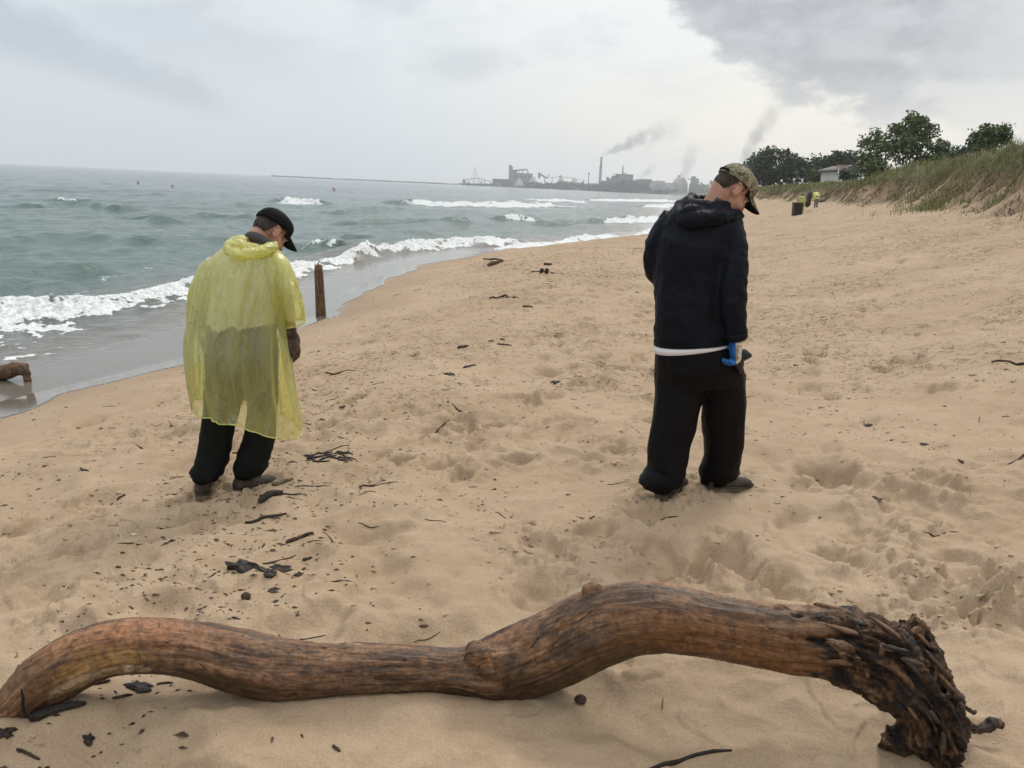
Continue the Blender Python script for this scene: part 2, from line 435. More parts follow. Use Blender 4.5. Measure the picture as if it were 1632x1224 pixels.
def gzs(x, y):
    """height of the finished beach mesh, footprints included"""
    x = np.atleast_1d(np.asarray(x, float)); y = np.atleast_1d(np.asarray(y, float)); r = np.hypot(x, y); a = np.degrees(np.arctan2(x, y))
    i = np.clip(np.searchsorted(RR, r)-1, 0, nr-2); j = np.clip(((a-azd[0])/0.11).astype(int), 0, nd-2)
    fi = np.clip((r-RR[i])/(RR[i+1]-RR[i]), 0, 1); fj = np.clip((a-azd[j])/0.11, 0, 1)
    z = (GZ[i, j]*(1-fj)+GZ[i, j+1]*fj)*(1-fi) + (GZ[i+1, j]*(1-fj)+GZ[i+1, j+1]*fj)*fi
    return np.where(np.abs(a) < 34.5, z, H(x, y))
def gz(x, y): return float(gzs(x, y)[0])

dsh = shore_d(GX, GY); u_ = GX - xd(GY)
wet = 1-sstep(dsh + 0.35*pn(GX*0.5, GY*0.25, 51) + 0.12*pn(GX*2, GY*1.2, 52), 0.1, 1.9)
sheen = 1-sstep(dsh + 0.2*pn(GX*0.6, GY*0.3, 53), 0.0, 0.75)
# litter of the wrack line: fine dark crumbs in the sand
wr_px = [(300, 1000), (330, 930), (400, 890), (430, 800), (520, 725), (560, 650), (640, 615), (720, 560), (800, 480), (870, 430), (1000, 405)]
WR = np.array([G(*p)[:2] for p in wr_px]); WR = bez(np.vstack([[-1.3, 1.9], WR, [14, 60], [22, 90]]), 160)
def wrack_dist(x, y):
    out = np.full(np.shape(x), 99.0)
    for p in WR: out = np.minimum(out, np.hypot(x-p[0], y-p[1])/(0.5+0.045*p[1]))
    return out
nearm = (RR < 95)
lit = np.zeros_like(GX); lit[nearm] = np.exp(-(wrack_dist(GX[nearm], GY[nearm])*0.9)**2)
soil = sstep(u_ + ragged(GX, GY) + 0.3*pn(GX*2, GY*2, 61), 0.35, 1.0)
turf = sstep(u_ + ragged(GX, GY), 0.9, 1.7)
V = np.stack([GX, GY, GZ], -1).reshape(-1, 3)
ii, jj = np.meshgrid(np.arange(nr-1), np.arange(na), indexing='ij'); j2 = (jj+1) % na
Fq = np.stack([ii*na+jj, ii*na+j2, (ii+1)*na+j2, (ii+1)*na+jj], -1).reshape(-1, 4)
zf = V[Fq, 2].max(1); Fq = Fq[zf > -1.75]
V = np.vstack([V, [0, 0, gz(0, 0)]]); cen = len(V)-1
Ft = np.stack([np.full(na, cen), np.arange(na), (np.arange(na)+1) % na], 1)[:, ::-1]
ap = lambda a, v=0.0: np.append(a.ravel(), v)

mt, g, out = new_mat('sand')
ps = g.pos(); wt = g.attr('wet'); sh = g.attr('sheen'); lt = g.attr('litter'); sl_ = g.attr('soil'); tf = g.attr('turf')
nA = g.noise(ps, 0.9, 5, 0.6); nB = g.noise(ps, 7, 5, 0.65); nC = g.noise(ps, 150, 3, 0.7)
dry = g.mix(g.ss(nA, 0.35, 0.65), (0.368, 0.270, 0.178), (0.418, 0.315, 0.213))
dry = g.mix(g.ss(nB, 0.42, 0.68, 0, 0.35), dry, (0.31, 0.215, 0.125))
dry = g.mix(g.ss(nC, 0.32, 0.68), g.mix(1.0, dry, (0.86, 0.86, 0.86), 'MULTIPLY'), g.mix(1.0, dry, (1.10, 1.10, 1.10), 'MULTIPLY'))
fl = g.ss(g.noise(ps, 60, 3, 0.6), 0.66, 0.72)
fl2 = g.mul(g.ss(g.noise(g.scale(ps, (1.0, 2.2, 1)), 16, 5, 0.7), 0.60, 0.70), lt)
dry = g.mix(g.m('MAXIMUM', g.mul(fl, 0.45), g.mul(fl2, 0.6)), dry, (0.12, 0.078, 0.048))
wetc = g.mix(g.ss(nA, 0.3, 0.7), (0.250, 0.172, 0.105), (0.285, 0.200, 0.125))
col = g.mix(wt, dry, wetc)
root = g.mix(g.noise(g.scale(ps, (1, 1, 0.5)), 5, 6, 0.7), (0.10, 0.062, 0.040), (0.36, 0.25, 0.155))
col = g.mix(g.mul(sl_, 0.85), col, root)
col = g.mix(g.mul(tf, 0.85), col, (0.085, 0.085, 0.038))
b1 = g.bump(g.noise(ps, 320, 3, 0.7), 0.35, 0.004)
crs = g.mul(g.ss(g.noise(g.scale(ps, (1, 1.4, 1)), 6.0, 3, 0.6, 0.3), 0.52, 0.57), g.attr('crust'))
b1 = g.bump(crs, 0.9, 0.024, b1)
b2 = g.bump(g.noise(ps, 45, 4, 0.65), 0.5, 0.012, b1)
nm = g.node('ShaderNodeMix', data_type='VECTOR'); g.put(nm.inputs[0], wt); g.put(nm.inputs[4], b2); g.put(nm.inputs[5], g.node('ShaderNodeNewGeometry').outputs['Normal'])
b = pbr(g, out, col, g.mix(sh, g.mix(wt, 0.92, 0.6), 0.22), nm.outputs[1], 0.35)
g.put(b.inputs['Specular IOR Level'], g.ss(sh, 0, 1, 0.2, 0.6))
SAND = mt
o = obj('beach', V, [Fq, Ft], SAND, attrs=dict(wet=ap(wet), sheen=ap(sheen), litter=ap(lit), crust=ap(sstep(fbm(GX*0.55, GY*0.55, 2, 5), -0.35, 0.3)*sstep(np.hypot(GX, GY), 4.5, 9.0)*sstep(dsh, 1.5, 3)), soil=ap(soil), turf=ap(turf)))
tag(o, kind='structure')

# ------------------------------------------------------------------ lake with breakers
waz = np.radians(np.concatenate([np.arange(-150, -50, 4), np.arange(-50, -36, 0.6), np.arange(-36, 14, 0.12), np.arange(14, 40, 1.0)]))
WRr = [3.0]
while WRr[-1] < 8: WRr.append(WRr[-1]*1.02)
while WRr[-1] < 120: WRr.append(WRr[-1]*1.0052)
while WRr[-1] < 500: WRr.append(WRr[-1]*1.018)
while WRr[-1] < 9000: WRr.append(WRr[-1]*1.10)
WRr = np.array(WRr)
wx = WRr[:, None]*np.sin(waz)[None]; wy = WRr[:, None]*np.cos(waz)[None]
wd = -shore_d(wx, wy)                              # distance out from the waterline
wrg = np.hypot(wx, wy)
wz = np.zeros_like(wx); wr_ = np.random.default_rng(21)
out_k = sstep(wd, 0.8, 7)
cell_r = wrg*0.008
for lam, amp, spread, n in ((9.0, 0.115, 0.22, 3), (5.0, 0.075, 0.3, 4), (2.3, 0.040, 0.55, 5), (1.15, 0.020, 0.9, 6), (0.6, 0.008, 1.3, 5)):
    for i in range(n):
        th = wr_.normal(-0.30, spread); k = 2*math.pi/(lam*wr_.uniform(0.75, 1.3)); ph = wr_.uniform(0, 6.28)
        wp = 0.9*pn(wx/lam*0.35+i*5, wy/lam*0.25, 70+i)
        s_ = np.sin(k*(wx*math.cos(th)+wy*math.sin(th)) + ph + 2.2*wp)
        crest = 1.0-2.0*np.abs(np.sin(0.5*(k*(wx*math.cos(th)+wy*math.sin(th)) + ph + 2.2*wp)))**0.8 if lam > 1.5 else s_
        fade = 1-sstep(wrg, 45*lam, 110*lam)
        env = np.clip(0.55+0.9*pn(wx/lam*0.22, wy/lam*0.22, 90+i+int(lam*10)), 0.1, 1.6)
        wz += amp/math.sqrt(n)*crest*env*fade*(out_k if lam > 1.5 else sstep(wd, 0.0, 3.0))
foam = np.zeros_like(wx)
def breaker(pts, hgt, back=1.1, rough=1.0, lump=0.06, gap=0.0):
    """pts: (px, py of crest, py of the foam's lower edge) along the crest"""
    global wz, foam
    P1 = np.array([Z(a, b_, LAKE+0.12)[:2] for a, b_, c in pts]); P2 = np.array([Z(a, c, LAKE)[:2] for a, b_, c in pts])
    n = max(24, len(pts)*6); P1 = bez(P1, n); P2 = bez(P2, n)
    wid = np.linalg.norm(P2-P1, axis=1)
    lo, hi = P1.min(0)-6, P1.max(0)+6
    msk = (wx > lo[0]) & (wx < hi[0]) & (wy > lo[1]) & (wy < hi[1])
    x, y = wx[msk], wy[msk]
    best = np.full(len(x), 1e9); q = np.zeros(len(x)); al = np.zeros(len(x)); wd_ = np.ones(len(x)); end = np.zeros(len(x))
    for i in range(n-1):
        d = P1[i+1]-P1[i]; L2 = d @ d+1e-9; t = np.clip(((x-P1[i, 0])*d[0]+(y-P1[i, 1])*d[1])/L2, 0, 1)
        ex, ey = x-P1[i, 0]-t*d[0], y-P1[i, 1]-t*d[1]; dist = np.hypot(ex, ey)
        sgn = np.sign(d[1]*ex - d[0]*ey)
        tgt = P2[i]-P1[i]; sg0 = np.sign(d[1]*tgt[0]-d[0]*tgt[1]) or 1
        L = math.sqrt(L2); sinang = abs(d[0]*tgt[1]-d[1]*tgt[0])/(L*np.linalg.norm(tgt)+1e-9)
        bet = dist < best
        best[bet] = dist[bet]; q[bet] = (dist*sgn*sg0)[bet]
        al[bet] = ((i+t)/(n-1))[bet]; wd_[bet] = wid[i]*max(sinang, 0.25)
        raw = ((x-P1[i, 0])*d[0]+(y-P1[i, 1])*d[1])/L2
        e = np.zeros(len(x))
        if i == 0: e = np.maximum(e, np.clip(-raw, 0, 99)*L)
        if i == n-2: e = np.maximum(e, np.clip(raw-1, 0, 99)*L)
        end[bet] = e[bet]
    ef = np.exp(-(end/(0.6+0.15*wid.mean()))**2)
    amp = hgt*(0.75+0.5*pn(x*0.45, y*0.3, 77)+0.25*pn(x*1.4, y*1.1, 78))*ef
    prof = np.where(q < 0, np.exp(-(q/back)**2), np.exp(-(q/(0.30*back))**2))
    nz = fbm(x*1.6, y*1.1, 4, 81, 0.6); nz2 = fbm(x*5, y*3.4, 3, 82, 0.6)
    edge0 = -0.10*wd_ + 0.10*wd_*nz2; edge1 = wd_*(0.64+0.50*nz*rough)
    f = sstep(q, edge0-0.05, edge0+0.10*wd_+0.03)*(1-sstep(q, edge1*0.82, edge1+0.05))*ef
    f = f*(0.85+0.35*nz)
    if gap: f = f*sstep(pn(al*9, al*0+3.3, 84)+0.25, -gap, 0.15)
    lw = np.clip(f, 0, 1)
    wz[msk] = wz[msk]*(1-0.6*np.clip(prof*ef, 0, 1)) + amp*prof + lw*(lump*np.clip(1-q/(wd_+0.1), 0.15, 1))*(0.8+1.1*nz2)
    foam[msk] = np.maximum(foam[msk], f)
breaker([(-260, 500, 640), (-120, 488, 595), (0, 480, 553), (70, 478, 526), (150, 473, 507), (220, 463, 500), (290, 450, 491), (370, 437, 474), (440, 430, 455), (480, 420, 446), (530, 411, 425), (585, 405, 415)], 0.19, 1.0, 1.1, 0.07)
breaker([(560, 409, 420), (620, 395, 408), (680, 388, 405), (730, 384, 402), (778, 384, 401)], 0.34, 1.2, 1.0, 0.09)
breaker([(790, 392, 402), (830, 387, 397), (893, 382, 393), (963, 374, 386), (1010, 371, 380), (1060, 355, 367)], 0.30, 1.1, 1.0, 0.10)
breaker([(968, 351, 360), (1000, 349, 369), (1045, 347, 368), (1080, 340, 355)], 0.30, 1.2, 1.0, 0.10)
breaker([(662, 322, 329), (690, 322.5, 328), (720, 324, 329), (790, 325, 330.5), (876, 325, 331)], 0.42, 2.0, 0.5, 0.1)
breaker([(456, 319, 328), (480, 319, 330), (507, 322, 330)], 0.40, 1.8, 0.5, 0.1)
breaker([(884, 317.5, 322), (905, 319, 325), (930, 321, 327)], 0.35, 2.0, 0.5, 0.1)
breaker([(945, 318, 321), (1000, 318.5, 323), (1060, 318.5, 324)], 0.4, 2.4, 0.5, 0.1)
breaker([(1030, 328, 336), (1055, 327, 340), (1085, 326, 338)], 0.35, 2.0, 0.5, 0.1)
breaker([(95, 321, 326), (110, 320.5, 326.5), (121, 322, 327)], 0.38, 1.6, 0.5, 0.08, 0.2)
breaker([(490, 386, 392), (512, 384, 395), (534, 387, 395)], 0.30, 1.1, 0.6, 0.08, 0.1)
breaker([(800, 346, 349), (832, 347, 354), (846, 348, 352)], 0.34, 1.4, 0.5, 0.06, 0.5)
breaker([(820, 436, 439), (830, 436, 439)], 0.0, 1, 0.5, 0.0)
def swell(pts, hgt, back):
    """an unbroken crest"""
    f0 = foam.copy(); breaker([(a, b_, b_+4) for a, b_ in pts], hgt, back, 0.5, 0.0); foam[:] = f0
swell([(60, 326), (110, 322), (180, 329)], 0.30, 1.6)
swell([(-40, 383), (60, 373), (150, 372)], 0.26, 1.5)
swell([(220, 378), (300, 372), (360, 377)], 0.22, 1.3)
swell([(-80, 420), (40, 412), (140, 416)], 0.18, 1.1)
swell([(560, 352), (650, 349), (740, 350)], 0.24, 1.4)
swell([(640, 322), (662, 321)], 0.42, 1.8)
swell([(555, 371), (620, 366), (690, 368)], 0.22, 1.2)
swell([(880, 352), (940, 350), (1000, 349)], 0.24, 1.3)
swell([(540, 336), (600, 331), (640, 330)], 0.26, 1.6)
swell([(250, 345), (320, 341), (390, 343)], 0.24, 1.6)
swell([(-60, 448), (30, 441), (110, 447)], 0.16, 0.9)
# old foam drifting in streaks behind the breakers
st_ = fbm(wx*0.9+0.3*wy, wy*0.30, 4, 95, 0.6)
drift = sstep(st_, 0.42, 0.62)*sstep(wd, 0.5, 2.5)*(1-sstep(wd, 4, 8))*0.20
foam = np.maximum(foam, drift*(wrg < 70))
# thin swash running up the sand: its lip is the wavy waterline
lip = 0.30*pn(wy*0.35, wy*0.0+1.5, 55) + 0.12*pn(wy*1.2, wx*0+7, 56)
wz = wz*sstep(wd, 0.2, 1.6)
base_sw = np.where(wd < 1.2, np.maximum(0, 0.012-0.006*wd), 0.0)
V = np.stack([wx, wy, LAKE + wz + base_sw], -1)
# the film hugs the wet sand near the lip
sandz = H0(wx, wy); film = (wd < 0.9) & (wd > -0.6+lip)
V[..., 2] = np.where(film, np.maximum(V[..., 2], np.minimum(sandz+0.006, LAKE+0.13)), V[..., 2])
shal = 1-sstep(wd + 0.5*pn(wx*0.5, wy*0.3, 57), 0.6, 6.0)
nR, nA_ = wx.shape
ii, jj = np.meshgrid(np.arange(nR-1), np.arange(nA_-1), indexing='ij')
Fq = np.stack([ii*nA_+jj, ii*nA_+jj+1, (ii+1)*nA_+jj+1, (ii+1)*nA_+jj], -1).reshape(-1, 4)
keep = (wd.ravel()[Fq].max(1) > -0.62+lip.ravel()[Fq].mean(1)); Fq = Fq[keep]
used = np.unique(Fq); remap = np.full(nR*nA_, -1); remap[used] = np.arange(len(used))
mt, g, out = new_mat('lake_water')
ps = g.pos(); fm = g.attr('foam'); sha = g.attr('shallow'); ct = g.attr('clear')
deep = g.mix(g.ss(g.noise(g.scale(ps, (0.05, 0.02, 1)), 1.0, 4), 0.35, 0.65), (0.046, 0.096, 0.080), (0.060, 0.112, 0.095))
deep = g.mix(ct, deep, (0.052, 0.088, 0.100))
wc = g.mix(sha, deep, (0.150, 0.130, 0.108))
fn = g.add(g.mul(g.noise(ps, 3.2, 7, 0.68), 0.62), g.mul(g.vor(ps, 9.0), 0.38))
ff = g.ss(g.add(g.mul(fm, 0.85), g.mul(g.sub(fn, 0.46), 2.0)), 0.38, 0.66)
ff = g.m('MULTIPLY', ff, g.ss(fm, 0.04, 0.14))
foamc = g.mix(g.ss(g.noise(ps, 14, 5, 0.7), 0.36, 0.62), (0.46, 0.50, 0.50), (0.80, 0.815, 0.815))
col = g.mix(ff, wc, foamc)
w1 = g.bump(g.noise(g.scale(ps, (1, 0.75, 1)), 2.1, 5, 0.62), 1.0, 0.18)
w2 = g.bump(g.noise(ps, 9.0, 4, 0.6), 0.45, 0.03, w1)
w0 = g.bump(g.noise(ps, 9.0, 2, 0.5), 0.05, 0.01)
nm = g.node('ShaderNodeMix', data_type='VECTOR'); g.put(nm.inputs[0], g.attr('film')); g.put(nm.inputs[4], w2); g.put(nm.inputs[5], w0)
b = pbr(g, out, col, g.mix(ff, 0.12, 0.85), nm.outputs[1], 0.42)
b.inputs['IOR'].default_value = 1.333
WATER = mt
rs = lambda a: a.ravel()[used]
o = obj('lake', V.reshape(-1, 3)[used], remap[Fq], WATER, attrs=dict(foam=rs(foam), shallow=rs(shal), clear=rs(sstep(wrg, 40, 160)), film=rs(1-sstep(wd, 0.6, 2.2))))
tag(o, kind='structure')
# ------------------------------------------------------------------ the big driftwood log
def log_mat():
    mt, g, out = new_mat('driftwood')
    u = g.attr('along'); v = g.attr('around'); bk = g.attr('bark'); tp = g.attr('top')
    q = g.vec(u, v, 0.0); ob = g.coord('Object')
    gr = g.noise(g.scale(q, (4.5, 34, 1)), 1.0, 9, 0.72, 0.9)
    gr2 = g.noise(g.scale(q, (9, 120, 1)), 1.0, 4, 0.6, 0.3)
    pt = g.noise(g.scale(q, (4.0, 13.0, 1)), 1.0, 8, 0.68, 0.6)
    pt2 = g.noise(g.scale(q, (5.2, 16.0, 1)), 1.3, 8, 0.68, 0.6)
    c = g.ramp(gr, [(0.20, (0.045, 0.026, 0.016)), (0.40, (0.150, 0.084, 0.048)), (0.54, (0.265, 0.165, 0.100)), (0.76, (0.430, 0.310, 0.215))])
    c = g.mix(g.ss(pt, 0.42, 0.60, 0, 0.75), c, g.mix(gr2, (0.105, 0.064, 0.042), (0.205, 0.135, 0.090)))      # weathered brown-grey skin
    c = g.mix(g.ss(pt2, 0.54, 0.68, 0, 0.8), c, g.mix(gr, (0.185, 0.085, 0.034), (0.40, 0.215, 0.095)))       # orange bare wood
    c = g.mix(g.mul(g.ss(g.noise(g.scale(q, (5, 40, 1)), 1.0, 5, 0.7), 0.60, 0.70), 0.55), c, (0.36, 0.28, 0.20))
    # rain-soaked dark streaks; the underside is coloured darker and smoother
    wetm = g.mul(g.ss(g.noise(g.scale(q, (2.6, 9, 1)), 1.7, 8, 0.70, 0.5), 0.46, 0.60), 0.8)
    wet_low = g.m('MAXIMUM', wetm, g.mul(g.ss(tp, 0.35, -0.45), 0.72))
    c = g.mix(wet_low, c, g.mix(gr, (0.016, 0.011, 0.008), (0.055, 0.032, 0.019)))
    # pale bare scar and ochre patch near the left end, grey scar on the right
    def spot(u0, v0, su, sv, soft=0.25):
        a = g.m('POWER', g.mul(g.sub(u, u0), 1/su), 2.0); b_ = g.m('POWER', g.mul(g.sub(v, v0), 1/sv), 2.0)
        d = g.add(g.m('SQRT', g.add(a, b_)), g.mul(g.sub(g.noise(g.scale(q, (9, 30, 1)), 1.0, 6, 0.7), 0.5), 1.9))
        return g.ss(d, 1.0+soft, 1.0-soft)
    c = g.mix(spot(0.35, 0.012, 0.13, 0.038, 0.5), c, g.mix(gr, (0.22, 0.135, 0.045), (0.34, 0.23, 0.10)))
    c = g.mix(spot(0.33, -0.040, 0.16, 0.030, 0.15), c, g.mix(gr2, (0.26, 0.205, 0.15), (0.36, 0.30, 0.235)))
    c = g.mix(spot(0.42, 0.100, 0.20, 0.045, 0.6), c, g.mix(gr, (0.26, 0.13, 0.07), (0.38, 0.22, 0.13)))
    c = g.mix(spot(2.72, -0.06, 0.11, 0.016), c, g.mix(gr2, (0.30, 0.24, 0.17), (0.40, 0.33, 0.25)))
    c = g.mix(spot(2.45, 0.0, 0.40, 0.075, 0.5), c, g.mix(gr, (0.085, 0.042, 0.018), (0.26, 0.135, 0.055)))
    c = g.mix(g.mul(spot(1.66, 0.0, 0.05, 0.035, 0.7), 0.6), c, (0.030, 0.019, 0.012))
    # burnt and barked root end
    bn = g.noise(ob, 17, 6, 0.68, 0.6); bn2 = g.noise(ob, 55, 5, 0.7)
    bc = g.ramp(bn, [(0.30, (0.011, 0.009, 0.008)), (0.47, (0.036, 0.024, 0.017)), (0.56, (0.14, 0.070, 0.030)), (0.70, (0.34, 0.205, 0.105))])
    bc = g.mix(g.ss(bn2, 0.5, 0.68, 0, 0.6), bc, (0.016, 0.013, 0.012))
    crk = g.ss(g.vor(g.scale(q, (7, 55, 1)), 1.0, 'DISTANCE_TO_EDGE'), 0.035, 0.0)
    c = g.mix(g.mul(crk, g.ss(pt2, 0.45, 0.6)), c, (0.012, 0.008, 0.006))
    c = g.mix(1.0, c, (1.02, 0.88, 0.71), 'MULTIPLY')
    c = g.mix(bk, c, bc)
    mo = g.noise(ob, 34, 9, 0.75, 0.3); c = g.mix(g.ss(mo, 0.34, 0.66), g.mix(1.0, c, (0.50, 0.48, 0.47), 'MULTIPLY'), g.mix(1.0, c, (1.30, 1.30, 1.30), 'MULTIPLY'))
    c = g.mix(g.ss(g.noise(g.scale(q, (16, 70, 1)), 1.0, 6, 0.75), 0.57, 0.63, 0, 0.6), c, (0.030, 0.019, 0.013))
    rough = g.mix(g.m('MAXIMUM', wet_low, g.mul(bk, 0.7)), 0.58, 0.36)
    h = g.add(g.add(g.mul(gr, 0.6), g.mul(gr2, 0.4)), g.mul(mo, 0.6))
    b1 = g.bump(h, 0.55, 0.012); b2 = g.bump(g.add(bn, g.mul(bn2, 0.5)), g.mul(bk, 0.9), 0.03, b1)
    pbr(g, out, c, rough, b2, 0.4)
    return mt
_ly = [(30, 1155, 0.05), (470, 1117, 0.07), (640, 1105, 0.06), (800, 1113, 0.07), (1500, 1224, 0.035)]
_ly = [(a, G(a, b_)[1]+c) for a, b_, c in _ly]
_ly = [(250, 0.45*_ly[0][1]+0.55*_ly[1][1]+0.03)] + _ly[:1] + _ly[1:] + [(1100, 0.6*_ly[3][1]+0.4*_ly[4][1]+0.05), (1330, 0.25*_ly[3][1]+0.75*_ly[4][1]+0.04)]
_ly = np.array(sorted(_ly))
LOGY = lambda px: float(np.interp(px, _ly[:, 0], _ly[:, 1]))
YR = _ly[-1, 1]
lp = [((44, 1152), (-20, 1128)), ((64, 1142), (0, 1100)), ((100, 1118), (40, 1050)), ((150, 1092), (108, 1010)), ((190, 1076), (178, 991)), ((250, 1072), (243, 987)), ((310, 1080), (310, 994)), ((380, 1102), (375, 1006)), ((450, 1116), (440, 1019)), ((510, 1113), (505, 1027)), ((580, 1106), (575, 1028)), ((660, 1103), (655, 1031)), ((728, 1104), (722, 1036)), ((800, 1114), (750, 1030)), ((860, 1102), (810, 1003)), ((915, 1083), (868, 976)), ((970, 1056), (925, 946)), ((1020, 1041), (985, 931)), ((1065, 1038), (1050, 929)), ((1125, 1046), (1130, 947)), ((1190, 1058), (1195, 959)), ((1250, 1071), (1255, 967)), ((1310, 1080), (1322, 970)), ((1352, 1098), (1385, 976)), ((1388, 1118), (1440, 992)), ((1416, 1136), (1474, 1035)), ((1442, 1155), (1500, 1080)), ((1452, 1192), (1524, 1132)), ((1478, 1222), (1535, 1180)), ((1498, 1236), (1530, 1216))]
LPb = bez([a for a, b_ in lp], 150); LPt = bez([b_ for a, b_ in lp], 150)
rings, cen_, rad_ = [], [], []
for a, b_ in zip(LPb, LPt):
    Y = LOGY((a[0]+b_[0])/2); A = X(*b_, Y); B = X(*a, Y); h = (A-B)/2; c = (A+B)/2
    dep = np.array([0, 1.0, 0]) - unit(h)*unit(h)[1]; h = h*0.955; hh = np.linalg.norm(h)
    rings.append(ring_ab(c, h, unit(dep)*hh*0.95, 22)); cen_.append(c); rad_.append(hh)
cen_, rad_ = np.array(cen_), np.array(rad_)
Lp = [loft(rings)]
def rootbit(pts, Y, flat=1.0, n=14):
    q = bez([(x, y, r) for x, y, r in pts], n); Ys = np.interp(np.linspace(0, 1, n), np.linspace(0, 1, len(Y)), Y)
    return tube([X(a, b_, yy) for (a, b_, r), yy in zip(q, Ys)], [r*yy/FPX for (a, b_, r), yy in zip(q, Ys)], 12, flat=flat)
Lp += [rootbit([(1490, 1130, 34), (1455, 1168, 28), (1432, 1182, 26), (1412, 1180, 22)], [YR+0.02, YR+0.06]),
       rootbit([(1424, 1162, 14), (1418, 1178, 20), (1415, 1196, 13)], [YR+0.04, YR+0.04]),
       rootbit([(1455, 1040, 46), (1490, 1088, 30), (1522, 1116, 17), (1555, 1136, 5)], [YR+0.06, YR+0.16]),
       rootbit([(1440, 1010, 40), (1478, 1045, 26), (1500, 1072, 14), (1512, 1094, 7)], [YR+0.10, YR+0.13]),
       rootbit([(1500, 1110, 26), (1522, 1150, 16), (1560, 1160, 12), (1598, 1150, 7)], [YR+0.02, YR+0.12]),
       rootbit([(1510, 1100, 24), (1524, 1160, 24), (1522, 1208, 20)], [YR-0.01, YR-0.07], 0.6),
       rootbit([(1345, 985, 10), (1375, 1010, 9), (1400, 1030, 8), (1412, 1052, 7)], [YR+0.02, YR-0.04]),
       rootbit([(1310, 1020, 12), (1345, 1035, 13), (1370, 1062, 12), (1392, 1078, 10)], [YR+0.02, YR-0.03])]
# knots and stubs on the stem
for px, py, r, off in [(945, 942, 16, 0.0), (795, 1062, 40, -0.058), (770, 1046, 26, -0.055), (835, 1078, 28, -0.055), (758, 1032, 14, 0.0), (1245, 972, 12, 0.0), (1290, 972, 10, 0.02), (205, 1066, 9, -0.07)]:
    Lp.append(ell(X(px, py, LOGY(px)+off), (r*2.5/FPX*1.3, r*2.5/FPX*0.7, r*2.5/FPX)))
ktree = kdtree.KDTree(len(cen_))
for i, c in enumerate(cen_): ktree.insert(c, i)
ktree.balance()
arc = np.concatenate([[0], np.cumsum(np.linalg.norm(np.diff(cen_, axis=0), axis=1))])
tang = np.gradient(cen_, axis=0); tang /= np.linalg.norm(tang, axis=1, keepdims=True)
_lc = {}
def log_uv(co):
    k = len(co)
    if k in _lc: return _lc[k]
    idx = np.array([ktree.find(p)[1] for p in co])
    d = co-cen_[idx]; t = tang[idx]; du = (d*t).sum(1); d = d - t*du[:, None]
    upv = np.array([0, 0, 1.0]) - t*t[:, 2:3]; upv /= np.linalg.norm(upv, axis=1, keepdims=True)+1e-9
    sd_ = np.cross(t, upv); ang = np.arctan2((d*upv).sum(1), -(d*sd_).sum(1)*-1)
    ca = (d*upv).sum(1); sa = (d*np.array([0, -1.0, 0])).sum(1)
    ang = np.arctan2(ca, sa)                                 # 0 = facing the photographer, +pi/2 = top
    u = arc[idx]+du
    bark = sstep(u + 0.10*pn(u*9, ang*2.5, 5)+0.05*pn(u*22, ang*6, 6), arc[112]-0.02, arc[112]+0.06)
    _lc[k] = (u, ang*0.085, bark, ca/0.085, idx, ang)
    return _lc[k]
def log_disp(co, nm):
    u, v, bark, tp, idx, ang = log_uv(co)
    s = 0.0065*pn(u*3.2, ang*1.6, 1) + 0.0040*pn(u*5, ang*4, 2) + 0.0026*pn(u*11, ang*11, 3) + 0.0016*pn(u*24, ang*26, 12)
    s = s - 0.004*sstep(pn(u*2.4, ang*9, 4), 0.42, 0.55)
    rough = -0.005 + 0.012*(0.5-np.abs(pn(co[:, 0]*11, co[:, 2]*11+co[:, 1]*9, 7))*2) + 0.010*pn(u*7, ang*5, 8) + 0.006*(0.5-np.abs(pn(co[:, 0]*30+co[:, 1]*17, co[:, 2]*30, 9))*2) + 0.0025*pn(co[:, 0]*70, co[:, 2]*70+co[:, 1]*50, 10)
    ridg = 0.016*(0.45-np.abs(pn(u*3.5, ang*3.2, 11))*2.2) - 0.010*sstep(pn(u*4.5, ang*9, 13), 0.12, 0.3)
    return s*(1-bark) + (rough+ridg)*bark
t_log = empty('driftwood_log', (0.0, 2.55, gz(0, 2.55)), 'long bent driftwood log with a dark gnarled root end lying across the sand', 'driftwood')
WOOD = log_mat()
def log_attrs(co):
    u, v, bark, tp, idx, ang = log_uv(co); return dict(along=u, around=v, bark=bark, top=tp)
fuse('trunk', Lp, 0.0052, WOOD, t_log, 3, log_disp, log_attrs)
# crack in the left end, and flakes of bark still on the root end
DARKW = simple('wet_bark', (0.020, 0.014, 0.010), (0.060, 0.038, 0.024), 30, 0.55, 0.6, 90, 0.4)
CRACK = simple('split_wood', (0.012, 0.009, 0.007), None, rough=0.9)
Yc = LOGY(30)-0.085
obj('end_crack', *tube([X(a, b_, Yc) for a, b_ in [(34, 1098), (37, 1112), (36, 1126), (40, 1138), (46, 1146)]], [0.002, 0.0045, 0.004, 0.004, 0.002], 8), CRACK, t_log)
brg = np.random.default_rng(5)
def flake(c, a, b_, n, L, W, T, rg):
    k = 9; t = np.linspace(0, 2*np.pi, k, endpoint=False); rr = rg.uniform(0.65, 1.15, k)
    top = c + np.outer(np.cos(t)*rr*L, a) + np.outer(np.sin(t)*rr*W, b_); cv = (np.cos(t)*rr)**2*T*1.2
    lo = top - n*T - np.outer(cv, n)*0.3; hi = c + (top-c)*0.82 + n*T
    return loft([lo, top, hi])
